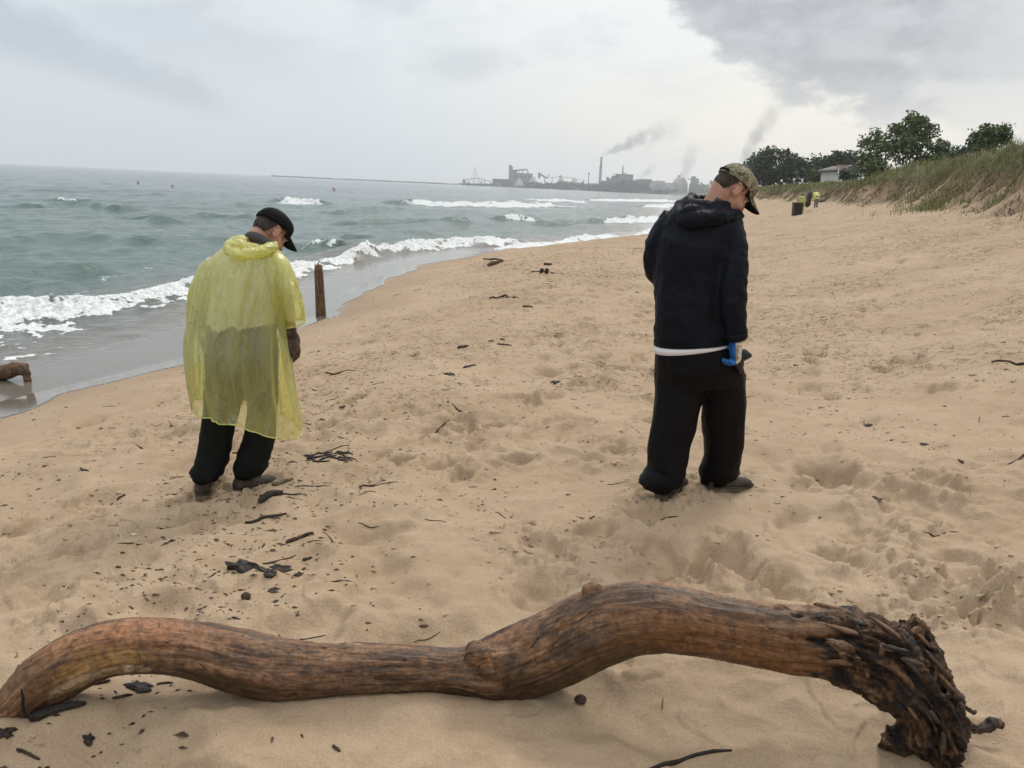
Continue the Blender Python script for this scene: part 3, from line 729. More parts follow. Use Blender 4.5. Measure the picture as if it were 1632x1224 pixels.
for i in range(16):
    px = brg.uniform(1330, 1500); f = np.interp(px, [1330, 1500], [0, 1])
    k = int(np.clip(np.interp(px, (LPb[:, 0]+LPt[:, 0])/2, np.arange(150)), 112, 143)); an = brg.uniform(-0.4, 1.9)
    t = tang[k]; upv = unit(np.array([0, 0, 1.0]) - t*t[2]); ou = unit(upv*math.sin(an) + np.array([0, -1, 0])*math.cos(an))
    c = cen_[k] + ou*rad_[k]*1.01; sd_ = np.cross(t, ou)
    obj('bark_flake', *flake(c, unit(t+sd_*brg.normal(0, 0.25)), sd_, ou, brg.uniform(0.03, 0.065), brg.uniform(0.005, 0.010), brg.uniform(0.003, 0.005), brg), DARKW if brg.random() < 0.6 else WOOD, t_log)

# ------------------------------------------------------------------ weathered stake, and the log washed up at the left edge
mt, g, out = new_mat('stake_wood'); ob = g.coord('Object')
gr = g.noise(g.scale(ob, (1, 1, 0.12)), 60, 6, 0.65, 0.3); bl = g.noise(ob, 7, 4)
c = g.ramp(gr, [(0.3, (0.030, 0.017, 0.010)), (0.5, (0.115, 0.062, 0.032)), (0.68, (0.27, 0.17, 0.095))])
c = g.mix(g.ss(bl, 0.5, 0.66, 0, 0.8), c, (0.035, 0.022, 0.015))
pbr(g, out, c, 0.7, g.bump(gr, 0.7, 0.02)); STAKE = mt
pb = G(511, 504); Yp = pb[1]
pa = X(508, 423, Yp); n = 14; pts = np.array([pb*(1-t)+pa*t for t in np.linspace(-0.22, 1, n)])
pts[:, 0] += 0.006*np.sin(np.linspace(0, 5, n)); rd = np.interp(np.linspace(0, 1, n), [0, 0.2, 0.9, 1], [8.6, 8.2, 7.0, 6.0])*Yp/FPX
V, F = tube(pts, rd, 18)
V[:, 0] += 0.005*pn(V[:, 1]*20+V[:, 0]*30, V[:, 2]*3, 3); V[-20:, 2] += 0.02*pn(V[-20:, 0]*40, V[-20:, 1]*40, 2)
t = empty('wooden_stake', pb, 'weathered wooden stake standing upright in the sand by the waterline', 'post')
obj('shaft', V, F, STAKE, t)
hp = pts[-1]; obj('splintered_top', *join([tube([hp+[dx_, 0, -0.04], hp+[dx_*1.1, 0, h_]], [0.03, 0.008], 7) for dx_, h_ in ((-0.035, 0.012), (0.0, 0.05), (0.035, 0.02))]), STAKE, t)

q = Z(25, 608, LAKE)
Yl = q[1]; k_ = Yl/FPX
prt = [tube([X(a, b_, Yl+e) for a, b_, e in [(-90, 618, 0.25), (-40, 604, 0.12), (0, 596, 0), (25, 588, 0), (44, 588, 0.02)]], np.array([13, 13, 13.5, 12, 9])*k_, 16),
       tube([X(a, b_, Yl) for a, b_ in [(36, 588), (43, 598), (45, 612)]], np.array([9, 7, 5])*k_, 12)]
tw = empty('washed_up_log', q, 'short wet driftwood log with a stub lying in the shallow wash at the left edge', 'driftwood')
fuse('stem', prt, 0.010, STAKE, tw, 2, lambda co, nm: 0.008*pn(co[:, 0]*8, co[:, 2]*20+co[:, 1]*8, 3)+0.004*pn(co[:, 0]*24, co[:, 2]*40, 4))

# ------------------------------------------------------------------ bark, sticks and chips lying on the beach
BARK = simple('dark_bark', (0.022, 0.015, 0.011), (0.075, 0.049, 0.033), 22, 0.7, 0.7, 80, 0.3)
CHAR = simple('charred_wood', (0.010, 0.008, 0.0075), (0.034, 0.024, 0.018), 30, 0.6, 0.7, 70, 0.35)
GREY = simple('grey_driftwood', (0.085, 0.062, 0.045), (0.17, 0.13, 0.095), 14, 0.8, 0.5, 80, 0.25, stretch=(0.3, 1, 1))
BROWN = simple('brown_stick', (0.045, 0.028, 0.018), (0.115, 0.072, 0.045), 18, 0.8, 0.5, 80, 0.25)
PALE = simple('pale_shell', (0.55, 0.50, 0.43), (0.66, 0.62, 0.56), 10, 0.6)
drg = np.random.default_rng(33)
def ground_frame(p):
    e = 0.02; n = unit([gz(p[0]-e, p[1])-gz(p[0]+e, p[1]), gz(p[0], p[1]-e)-gz(p[0], p[1]+e), 2*e]); return n
def stick_geo(p0, p1, r, rg, bend=0.15, sides=7, n=7, fork=False, lift=0.3):
    t = np.linspace(0, 1, n)[:, None]; L = np.linalg.norm(p1-p0); ax = unit(p1-p0); sd_ = np.array([-ax[1], ax[0], 0])
    pts = p0*(1-t)+p1*t + sd_*(np.cumsum(rg.normal(0, bend*L/n*0.5, n)))[:, None]
    for i in range(n): pts[i, 2] = max(gz(pts[i, 0], pts[i, 1]), pts[i, 2]-0.05) + r*lift
    rad = r*np.interp(np.linspace(0, 1, n), [0, 0.15, 0.8, 1], [0.6, 1, 0.85, 0.35])*rg.uniform(0.8, 1.15, n)
    P_ = [tube(pts, rad, sides, flat=0.75)]
    if fork:
        a = pts[n//2]; b_ = a + (ax*0.3 + sd_*rg.choice([-1, 1])*0.22)*L*0.8; b_[2] = gz(b_[0], b_[1])+r*0.8
        P_.append(tube([a, (a+b_)/2+[0, 0, r*0.5], b_], [r*0.7, r*0.5, r*0.25], sides))
    return join(P_)
def slab_geo(c, yaw, L, W, T, rg, k=15):
    c = np.array([c[0], c[1], gz(c[0], c[1])])
    n = ground_frame(c); a = unit(np.array([math.cos(yaw), math.sin(yaw), 0]) - n*n[0]); b_ = np.cross(n, a)
    t = np.linspace(0, 2*np.pi, k, endpoint=False); rr = rg.uniform(0.45, 1.25, k)
    base = c + np.outer(np.cos(t)*rr*L, a) + np.outer(np.sin(t)*rr*W, b_)
    w_ = rg.uniform(-1, 1, k)*T*0.5
    mid = base + n*T*0.6 + np.outer(w_, n)*0.6; top = c + (base-c)*0.72 + n*T*1.1 + np.outer(w_, n)
    base = c + (base-c)*0.95 - n*T*0.4
    return loft([base, mid, top])
def litter(name, geo, mat, label, cat, group=None, smooth=False):
    V, F = geo; V = V.copy(); c = V.mean(0); o = obj(name, V-c, F, mat, None, smooth); o.location = tuple(c)
    return tag(o, label, cat, group)
def pxstick(p0, p1, rpx, label, mat=BARK, name='stick', cat='stick', fork=False, bend=0.15, lift=0.4):
    a, b_ = G(*p0), G(*p1); r = rpx*np.linalg.norm((a+b_)/2-CAM)/FPX
    return litter(name, stick_geo(a, b_, r, drg, bend, 8, 8, fork, lift), mat, label, cat)
def pxslab(px, py, wpx, hpx, label, mat=BARK, name='bark_slab', cat='bark', yaw=None):
    c = G(px, py); k = np.linalg.norm(c-CAM)/FPX; L = wpx/2*k; W = min(hpx/2*k*1.9, L*0.75)
    return litter(name, slab_geo(c, drg.normal(0.1, 0.2) if yaw is None else yaw, L, W, min(0.22*W+0.003, 0.013), drg), mat, label, cat)
# named pieces, nearest first
pxstick((48, 1163), (138, 1141), 7.5, 'thick black bark stick lying in front of the left end of the big log', CHAR, 'bark_strip', 'bark', lift=0.7)
pxslab(222, 1103, 46, 16, 'curled dark bark scrap in the shade under the left arch of the big log', CHAR, 'bark_scrap')
pxstick((180, 1123), (212, 1116), 3.0, 'short dark twig beside the bark scrap under the left arch of the big log', BARK, 'twig', 'twig')
pxstick((250, 1096), (276, 1090), 2.6, 'thin grey-brown twig under the left arch of the big log nearest its trunk', BROWN, 'twig', 'twig')
pxstick((128, 1098), (176, 1086), 4.0, 'flat dark strip of bark tucked against the underside of the log at left', CHAR, 'bark_strip', 'bark')
pxslab(10, 1176, 26, 12, 'black bark lump at the left edge below the cut end of the big log', CHAR, 'bark_scrap')
pxslab(140, 1170, 20, 8, 'small dark bark scrap just in front of the thick black bark stick', CHAR, 'bark_scrap')
pxslab(62, 1208, 30, 14, 'ragged dark bark scrap near the bottom left corner', BARK, 'bark_scrap')
pxstick((26, 1187), (62, 1194), 3.0, 'broken black twig near the bottom left corner', BARK, 'twig', 'twig')
c = G(925, 1119); litter('sand_clod', ell(c+[0, 0, 0.010], (0.020, 0.017, 0.016), None, 10, 7), BARK, 'dark round clod on the sand under the right arch of the big log', 'clod')
pxstick((530, 1191), (542, 1203), 3.2, 'curled dark leaf scrap in front of the middle of the big log', BARK, 'leaf_scrap', 'leaf')
pxstick((1054, 1134), (1058, 1116), 1.0, 'thin dry grass stalk sticking up under the right arch of the big log', BROWN, 'grass_stalk', 'grass stalk', lift=2.0)
pxslab(282, 981, 42, 13, 'shaggy dark bark scrap just behind the left hump of the big log', CHAR, 'bark_scrap')
pxslab(306, 989, 20, 8, 'small dark bark crumb beside the shaggy scrap behind the big log', CHAR, 'bark_scrap')
c = G(392, 955); litter('dark_stone', ell(c+[0, 0, 0.012], (0.020, 0.017, 0.017), None, 12, 8), BARK, 'dark rounded stone between the log and the black bark slab', 'stone', smooth=True)
pxslab(386, 909, 50, 17, 'broad black bark slab on the sand behind the log, left piece of its cluster', CHAR)
pxslab(412, 903, 40, 15, 'split dark bark slab in the middle of the black bark cluster', CHAR)
pxslab(445, 897, 46, 11, 'narrow black bark slab at the right of the black bark cluster', CHAR)
pxstick((425, 918), (488, 893), 3.2, 'crooked dark twig reaching right from the black bark cluster', BARK, 'twig', 'twig', True)
pxslab(430, 917, 30, 9, 'crumbled bark piece at the near side of the black bark cluster', CHAR, 'bark_scrap')
pxslab(478, 912, 24, 8, 'small dark bark scrap to the right of the black bark cluster', BARK, 'bark_scrap')
pxstick((456, 870), (500, 858), 4.0, 'dark bent stick between the black bark cluster and the twig below the shoes', BARK, 'stick', 'stick', True)
pxstick((482, 884), (498, 882), 2.4, 'short black twig right above the black bark cluster', CHAR, 'twig', 'twig')
pxstick((390, 832), (458, 826), 3.4, 'knobbly dark twig lying crosswise below the shoes in the sand', BARK, 'twig', 'twig', True)
pxstick((412, 805), (450, 788), 5.2, 'stout black stick slanting up towards the right shoe of the boy', CHAR, 'stick', 'stick', lift=0.9)
pxstick((434, 778), (467, 768), 4.2, 'pale grey split stick lying at the toe of the right shoe of the boy', GREY, 'stick', 'stick')
pxslab(268, 833, 14, 9, 'dark pebble-like clod on the litter line left of the shoes', CHAR, 'bark_scrap')
pxstick((250, 842), (305, 828), 1.8, 'thin line of dark twig left of the shoes', BARK, 'twig', 'twig')
pxstick((186, 792), (200, 789), 2.6, 'small dark twig alone on the sand left of the raised heel', BARK, 'twig', 'twig')
pxslab(222, 714, 12, 4, 'small dark bark chip alone on the sand left of the trouser leg', BARK, 'bark_scrap')
pxstick((128, 748), (143, 752), 2.2, 'small curved dark twig on the sand at far left', BARK, 'twig', 'twig')
pxslab(505, 722, 40, 9, 'grey bark slab on the dark litter heap', GREY)
for i in range(16):
    a = (drg.uniform(484, 545), drg.uniform(722, 737)); pxstick(a, (a[0]+drg.uniform(14, 34), a[1]+drg.normal(0, 3)), drg.uniform(1.2, 2.4), None, CHAR, 'twig', None)
    tag(bpy.data.objects[COL.objects[-1].name], 'thin black twig tangled in the dark litter heap right of the poncho hem', 'twig', 'twigs of the dark litter heap')
pxslab(886, 613, 18, 8, 'dark leaf-like bark piece alone in the middle of the beach', CHAR, 'bark_scrap')
pxslab(717, 597, 18, 8, 'dark wedge of bark on the litter line in mid beach', CHAR, 'bark_scrap')
pxstick((738, 587), (760, 583), 2.2, 'dark twig beside the dark wedge of bark in mid beach', BARK, 'twig', 'twig')
pxstick((730, 556), (746, 552), 3.4, 'short thick stick in mid beach below the pair of bark chips', BARK)
pxstick((792, 549), (815, 551), 1.8, 'thin straight twig right of the pair of bark chips in mid beach', BARK, 'twig', 'twig')
pxslab(783, 544, 10, 5, 'left one of a pair of bark chips in mid beach', CHAR, 'bark_scrap'); pxslab(801, 541, 10, 5, 'right one of a pair of bark chips in mid beach', CHAR, 'bark_scrap')
pxstick((780, 477), (826, 475), 2.2, 'long straight dark stick lying level on the far litter line', BARK)
pxstick((833, 489), (850, 490), 1.8, 'short dark stick right below the long level stick on the far litter line', BARK)
pxstick((778, 425), (802, 419), 3.4, 'stubby round driftwood piece near the water, crossed by a thin branch', BROWN, 'driftwood_piece', 'driftwood', lift=0.9)
pxstick((769, 416), (800, 418), 1.6, 'thin dark branch lying across the stubby driftwood near the water', BARK, 'branch', 'branch', lift=2.0)
pxstick((846, 434), (884, 434), 1.6, 'low dark branch under two upright stubs on the far litter line', BARK, 'branch', 'branch')
for i, xx in enumerate((863, 871)):
    a = G(xx, 436); litter('stub', tube([a-[0, 0, .05], a+[0, 0, 0.05], a+[0.01, 0, 0.10]], [0.04, 0.04, 0.033], 8), CHAR, ('left' if i == 0 else 'right')+' one of two upright black stubs on the far litter line', 'stub')
pxstick((866, 429), (880, 429), 2.0, 'short dark stick resting across the two upright black stubs', BARK, lift=4)
pxstick((1580, 578), (1650, 574), 2.4, 'long dark branch at the right edge of the beach', BARK, 'branch', 'branch', True)
pxstick((1472, 858), (1530, 842), 1.4, 'thin dry branch on the churned sand right of the black trousers', BROWN, 'branch', 'branch')
pxslab(1384, 671, 22, 7, 'dark bark strip alone on the sand right of the gloved hand', BARK, 'bark_scrap')
pxslab(1473, 708, 11, 6, 'small dark clod on the smooth sand at right', BARK, 'bark_scrap')
pxslab(1532, 733, 14, 7, 'dark triangular bark chip on the smooth sand at far right', BARK, 'bark_scrap')
pxslab(1268, 583, 9, 5, 'dark bark chip just right of the black jacket cuff on the churned sand', BARK, 'bark_scrap')
pxslab(1399, 795, 16, 12, 'dark upturned bark chip at the edge of the churned footprint right of the boots', GREY, 'bark_scrap')
pxstick((1575, 1004), (1590, 990), 2.0, 'dark twig stub beside the footprint at the lower right', BARK, 'twig', 'twig')
pxslab(1015, 466, 6, 5, 'small dark clod beside the elbow of the black jacket', CHAR, 'bark_scrap')
pxstick((1300, 322), (1324, 317), 1.6, 'dark stick lying at the foot of the dune beyond the litter pickers', BARK)
pxslab(1288, 337, 11, 4, 'flat black bag scrap on the sand beside the black bin', CHAR, 'bag_scrap', 'bag')
pxslab(597, 919, 7, 4, 'small white shell on the sand behind the middle of the log', PALE, 'shell', 'shell')
pxslab(213, 850, 12, 5, 'pale flat stone on the sand left of the litter line', PALE, 'pale_stone', 'stone')
# anonymous chips and twigs: alike, strewn along the wrack line and the beach
cnt = 0
while cnt < 190:
    if drg.random() < 0.62:
        k = drg.integers(6, 150); p = WR[k]+drg.normal(0, 0.20+0.055*WR[k, 1], 2)
    else:
        y = 1.9*math.exp(drg.uniform(0, 2.3)); p = np.array([drg.uniform(-0.6, 0.62)*y, y])
    if shore_d(p[0], p[1]) < 0.9 or p[0] > xd(p[1])-0.3 or p[1] < 1.9 or p[1] > 34 or abs(p[0]) > 0.64*p[1]: continue
    if 2.3 < p[1] < 2.85 or any(abs(p[0]-a) < 0.3 and abs(p[1]-b_) < 0.35 for a, b_ in ((1, 4.55), (-1.5, 4.55))): continue
    c = np.array([p[0], p[1], gz(*p)]); s = max(drg.lognormal(-4.5, 0.5), 0.0014*p[1])
    yaw = drg.normal(0.1, 0.5)
    mi = drg.integers(0, 3); tone_ = ('black', 'dark brown', 'light brown')[mi]; zone = 'beside the driftwood log' if p[1] < 3.3 else ('in mid beach' if p[1] < 9 else 'far up the beach')
    if drg.random() < 0.55:
        litter('bark_chip', slab_geo(c, yaw, s*1.5, s*0.55, s*0.2, drg, 9), [CHAR, BARK, BROWN][mi], 'small %s bark chip lying loose on the sand %s' % (tone_, zone), 'bark chip', '%s bark chips %s' % (tone_, zone))
    else:
        L = s*drg.uniform(3, 6.5); d_ = np.array([math.cos(yaw), math.sin(yaw), 0])*L
        litter('twig', stick_geo(c-d_, c+d_, s*0.22+0.001, drg, 0.25, 6, 6), [CHAR, BARK, BROWN][mi], 'thin %s twig lying loose on the sand %s' % (tone_, zone), 'twig', '%s twigs %s' % (tone_, zone))
    cnt += 1
# crumbs too small and many to count
Vs, Fs = [], []
m_ = 2300; k = drg.integers(0, 150, m_); P_ = WR[k] + drg.normal(0, 1, (m_, 2))*(0.12+0.06*WR[k, 1:2])
yy = 4.2*np.exp(drg.uniform(0, 1.85, 3000)); P_ = np.vstack([P_, np.stack([drg.uniform(-0.62, 0.64, 3000)*yy, yy], 1)])  # dark crumbs over the open beach: litter that also imitates small shadows
P_ = P_[(shore_d(P_[:, 0], P_[:, 1]) > 0.8) & (P_[:, 1] > 1.5) & (P_[:, 0] < xd(P_[:, 1])-0.3)]
zz = gzs(P_[:, 0], P_[:, 1]); s = np.maximum(drg.lognormal(-5.55, 0.45, len(P_)), 0.0006*P_[:, 1]); a = drg.normal(0.1, 0.6, len(P_)); asp = drg.uniform(1.0, 3.2, len(P_))
c_, s_ = np.cos(a), np.sin(a)
tri = np.zeros((len(P_), 4, 3))
for j, (u, v, h) in enumerate(((-1, -0.3, -0.1), (0.1, -0.6, 0.15), (1, 0.25, -0.1), (-0.05, 0.5, 0.7))):
    tri[:, j, 0] = P_[:, 0]+s*(u*asp*c_-v*s_); tri[:, j, 1] = P_[:, 1]+s*(u*asp*s_+v*c_); tri[:, j, 2] = zz+s*h+0.001
q = np.arange(len(P_))[:, None]*4
q4 = np.concatenate([q+[[0, 1, 3]], q+[[1, 2, 3]], q+[[2, 0, 3]]])
o = obj('crumbs_and_shadow_flecks', tri.reshape(-1, 3), np.concatenate([q+[[0, 1, 3]], q+[[1, 2, 3]], q+[[2, 0, 3]]]), BARK, None, False)
tag(o, 'fine dark crumbs of bark and twig along the litter line, spread wider to imitate small shadows', 'beach litter', kind='stuff')

# crumbled plates of rain-crusted sand kicked up round the footprints
m_ = 26000; yy = 2.95*np.exp(drg.uniform(0, 2.15, m_)); P_ = np.stack([drg.uniform(-0.62, 0.66, m_)*yy, yy], 1)
den_ = sstep(fbm(P_[:, 0]*0.75, P_[:, 1]*0.75, 3, 5, 0.7), -0.05, 0.55) + 0.05
P_ = P_[(drg.uniform(0, 1, m_) < den_*(0.45+0.55*sstep(P_[:, 1], 4, 9))) & (shore_d(P_[:, 0], P_[:, 1]) > 2.0) & (P_[:, 0] < xd(P_[:, 1])-0.3)]
zz = gzs(P_[:, 0], P_[:, 1]); s = np.maximum(drg.lognormal(-4.75, 0.40, len(P_)), 0.0010*P_[:, 1]); a = drg.normal(0.0, 0.7, len(P_)); asp = drg.uniform(0.8, 1.6, len(P_)); tl = drg.uniform(0.15, 0.75, len(P_))
c_, s_ = np.cos(a), np.sin(a); tri = np.zeros((len(P_), 4, 3))
for j, (u, v, h) in enumerate(((-1, -0.45, 0.55), (0.9, -0.6, 0.5), (1, 0.6, -0.25), (-0.9, 0.6, -0.25))):
    uu = u*drg.uniform(0.6, 1.15, len(P_)); vv = v*drg.uniform(0.6, 1.15, len(P_))
    tri[:, j, 0] = P_[:, 0]+s*(uu*asp*c_-vv*s_); tri[:, j, 1] = P_[:, 1]+s*(uu*asp*s_+vv*c_); tri[:, j, 2] = zz+s*h*tl
lo_ = tri.copy(); lo_[:, :, 2] -= s[:, None]*0.35; both = np.concatenate([tri, lo_], 1).reshape(-1, 3); q = np.arange(len(P_))[:, None]*8
o = obj('sand_crumbs', both, np.concatenate([q+[[0, 1, 2, 3]], q+[[1, 0, 4, 5]], q+[[2, 1, 5, 6]], q+[[0, 3, 7, 4]]]), SAND, None, False)
tag(o, 'broken crumbs of rain-crusted sand scattered round the footprints', 'sand crumbs', kind='stuff')
# ------------------------------------------------------------------ people
def frame(yaw, pitch, roll=0.0):
    """columns forward, left, up; yaw 0 looks away from the camera (+y), positive turns to +x; pitch down positive"""
    f = np.array([math.sin(yaw)*math.cos(pitch), math.cos(yaw)*math.cos(pitch), -math.sin(pitch)])
    l = unit(np.cross([0, 0, 1.0], f)); u = np.cross(f, l)
    c, s = math.cos(roll), math.sin(roll)
    l, u = l*c + u*s, u*c - l*s
    return np.stack([f, l, u], 1)
SKIN, g, out = new_mat('skin'); ob = g.coord('Object')
c = g.mix(g.ss(g.noise(ob, 22, 4), 0.35, 0.7), (0.44, 0.235, 0.165), (0.52, 0.29, 0.21))
bb = pbr(g, out, c, 0.5, g.bump(g.noise(ob, 300, 2), 0.1, 0.001), 0.35)
bb.inputs['Subsurface Weight'].default_value = 0.12; bb.inputs['Subsurface Radius'].default_value = (0.012, 0.005, 0.003)
HAIR = simple('dark_hair', (0.020, 0.013, 0.009), (0.055, 0.036, 0.025), 60, 0.6, 0.8, 260, 0.4, stretch=(1, 1, 0.3))
def cloth(name, c1, c2, rough=0.75, wr=0.5, sheen=0.0, scale=9.0, weave=600):
    mt, g, out = new_mat(name); ob = g.coord('Object')
    n = g.noise(g.scale(ob, (1, 1, 0.55)), scale, 5, 0.6, 0.8)
    b1 = g.bump(n, wr, 0.02); b2 = g.bump(g.noise(ob, weave, 2), 0.15, 0.001, b1)
    b = pbr(g, out, g.mix(g.ss(g.noise(ob, 3.5, 4), 0.35, 0.65), c1, c2), rough, b2, 0.12)
    b.inputs['Sheen Weight'].default_value = sheen
    return mt
JACKET = cloth('black_jacket', (0.0042, 0.0054, 0.0098), (0.0058, 0.0074, 0.0130), 0.55, 0.9, 0.0, 8)
PANTS = cloth('black_trousers', (0.0035, 0.0032, 0.0042), (0.0055, 0.005, 0.0062), 0.55, 0.9, 0.0, 7)
DPANTS = cloth('dark_green_trousers', (0.0065, 0.0085, 0.0078), (0.0095, 0.012, 0.011), 0.8, 0.4, 0.0, 6)
SHIRT = cloth('white_shirt', (0.74, 0.74, 0.80), (0.80, 0.80, 0.84), 0.8, 0.3)
GSHIRT = cloth('grey_shirt', (0.50, 0.49, 0.45), (0.58, 0.57, 0.52), 0.85, 0.35)
BLACKCAP = cloth('black_cap_cloth', (0.0055, 0.0055, 0.0065), (0.008, 0.008, 0.009), 0.8, 0.15)
LEATHER = simple('brown_leather', (0.050, 0.032, 0.024), (0.105, 0.070, 0.052), 28, 0.65, 0.6, 90)
BOOT = simple('brown_boot', (0.040, 0.030, 0.023), (0.095, 0.074, 0.056), 16, 0.8, 0.5, 90)
BOOT2 = simple('dark_boot', (0.022, 0.018, 0.016), (0.065, 0.052, 0.042), 16, 0.75, 0.5, 90)
SOLE = simple('sandy_sole', (0.075, 0.058, 0.042), (0.19, 0.145, 0.10), 14, 0.9, 0.5, 60)
EYEW = simple('eye_white', (0.62, 0.58, 0.55), None, rough=0.25)
EYED = simple('dark_iris', (0.02, 0.013, 0.01), None, rough=0.15)
LIP = simple('lip_skin', (0.36, 0.15, 0.115), None, rough=0.5)
CAMO, g, out = new_mat('camouflage_cloth'); ob = g.coord('Object')
n1 = g.noise(ob, 24, 4, 0.6, 0.9); n2 = g.noise(g.scale(ob, (1.2, 1, 1.4)), 33, 4, 0.6, 1.2); n3 = g.noise(ob, 34, 3, 0.6, 1.0)
c = g.mix(g.ss(n1, 0.46, 0.50), (0.29, 0.25, 0.17), (0.19, 0.185, 0.11))
c = g.mix(g.ss(n2, 0.54, 0.58), c, (0.060, 0.058, 0.030)); c = g.mix(g.ss(n3, 0.60, 0.63), c, (0.030, 0.021, 0.014))
c = g.mix(g.ss(n2, 0.36, 0.33), c, (0.40, 0.36, 0.26))
pbr(g, out, c, 0.85, g.bump(g.noise(ob, 500, 2), 0.2, 0.001), 0.2)

def head_parts(O, M, s, mouth=True):
    """closed shapes of a head in its own frame: x forward, y left, z up, origin between the ears"""
    def E(c, r, m=None): 
        V, F = ell((0, 0, 0), r, m, 18, 12); return (V+np.array(c))*s @ M.T + O, F
    def ry(a): return np.array([[math.cos(a), 0, math.sin(a)], [0, 1, 0], [-math.sin(a), 0, math.cos(a)]])
    P_ = [E((-0.006, 0, 0.045), (0.098, 0.077, 0.085)), E((-0.03, 0, 0.005), (0.070, 0.066, 0.065)), E((0.040, 0, -0.022), (0.056, 0.064, 0.078)),
          E((0.036, 0, -0.080), (0.050, 0.052, 0.036)), E((0.078, 0, -0.099), (0.019, 0.024, 0.019)),
          E((0.083, 0.030, 0.026), (0.017, 0.027, 0.011)), E((0.083, -0.030, 0.026), (0.017, 0.027, 0.011)),
          E((0.068, 0.040, -0.028), (0.024, 0.020, 0.024)), E((0.068, -0.040, -0.028), (0.024, 0.020, 0.024)),
          E((0.103, 0, -0.008), (0.013, 0.011, 0.034), ry(-0.42)), E((0.113, 0, -0.031), (0.014, 0.014, 0.012)),
          E((0.103, 0.010, -0.036), (0.010, 0.009, 0.008)), E((0.103, -0.010, -0.036), (0.010, 0.009, 0.008)),
          E((0.092, 0, -0.061), (0.012, 0.024, 0.008)), E((0.090, 0, -0.073), (0.012, 0.021, 0.008))]
    for sg in (1, -1):
        for k in range(9):                                     # ear rim and lobe
            a = -2.2+k*0.52; P_.append(E((-0.012+0.021*math.cos(a)-0.004*math.sin(a), sg*(0.079+0.004*math.cos(a-2.8)), 0.002+0.030*math.sin(a)), (0.0085, 0.006, 0.0085)))
        P_.append(E((-0.006, sg*0.076, -0.002), (0.018, 0.005, 0.024)))
    return P_
def eyes(O, M, s, parent):
    for sg in (1, -1):
        c = O + M @ (np.array([0.078, sg*0.031, 0.006])*s)
        e = obj('eye', *ell(c, (0.0125*s,)*3, None, 14, 10), EYEW, parent)
        obj('iris', *ell(c + M @ (np.array([0.0085, 0, -0.001])*s), (0.0055*s,)*3, None, 10, 8), EYED, e)
        t = np.linspace(-1, 1, 7); pts = [O + M @ (np.array([0.094-0.012*abs(q)**2, sg*0.031+0.020*q, 0.029-0.004*abs(q)])*s) for q in t]
        obj('eyebrow', *tube(pts, np.array([.001, .002, .0025, .0025, .0025, .002, .001])*s, 8), HAIR, parent)
def hair_shell(O, M, s, parent, mat=HAIR, seed=3, grow=1.055):
    """short hair over the back and sides of the skull, down to the nape, clear of the ears and face"""
    o0 = np.array([-0.01, 0, 0.03]); nu, nv = 90, 60
    A, B = np.meshgrid(np.linspace(-np.pi, np.pi, nu), np.linspace(R(-75), R(80), nv), indexing='ij')
    d = np.stack([np.cos(A)*np.cos(B), np.sin(A)*np.cos(B), np.sin(B)], -1); rad = np.zeros(A.shape)
    for c, r in (((-0.006, 0, 0.045), (0.098, 0.077, 0.085)), ((-0.03, 0, 0.005), (0.070, 0.066, 0.065))):
        c, r = np.array(c), np.array(r); oo = (o0-c)/r; dd = d/r
        a_ = (dd**2).sum(-1); b_ = (dd*oo).sum(-1); c_ = (oo**2).sum(-1)-1
        rad = np.maximum(rad, (-b_+np.sqrt(np.maximum(b_*b_-a_*c_, 0)))/a_)
    V = o0 + d*(rad*grow + 0.0012 + 0.0016*pn(A*14, B*9, seed))[..., None]
    x, y, z = V[..., 0], V[..., 1], V[..., 2]; jag = 0.005*pn(A*16, B*2, seed+2)
    low = np.where(x < -0.052, -0.040, np.where(x < -0.028, -0.040+(x+0.052)*2.8, np.where(x < 0.014, 0.030, 0.012))) + jag
    ok = (z > low) & (x < 0.026+0.5*np.clip(z-0.05, 0, 1)+jag)
    i, j = np.meshgrid(np.arange(nu-1), np.arange(nv-1), indexing='ij'); q = np.stack([i*nv+j, (i+1)*nv+j, (i+1)*nv+j+1, i*nv+j+1], -1).reshape(-1, 4)
    q = q[ok.ravel()[q].all(1)]; us = np.unique(q); rm = np.full(nu*nv, -1); rm[us] = np.arange(len(us))
    return obj('hair', (V.reshape(-1, 3)[us]*s) @ M.T + O, rm[q], mat, parent)
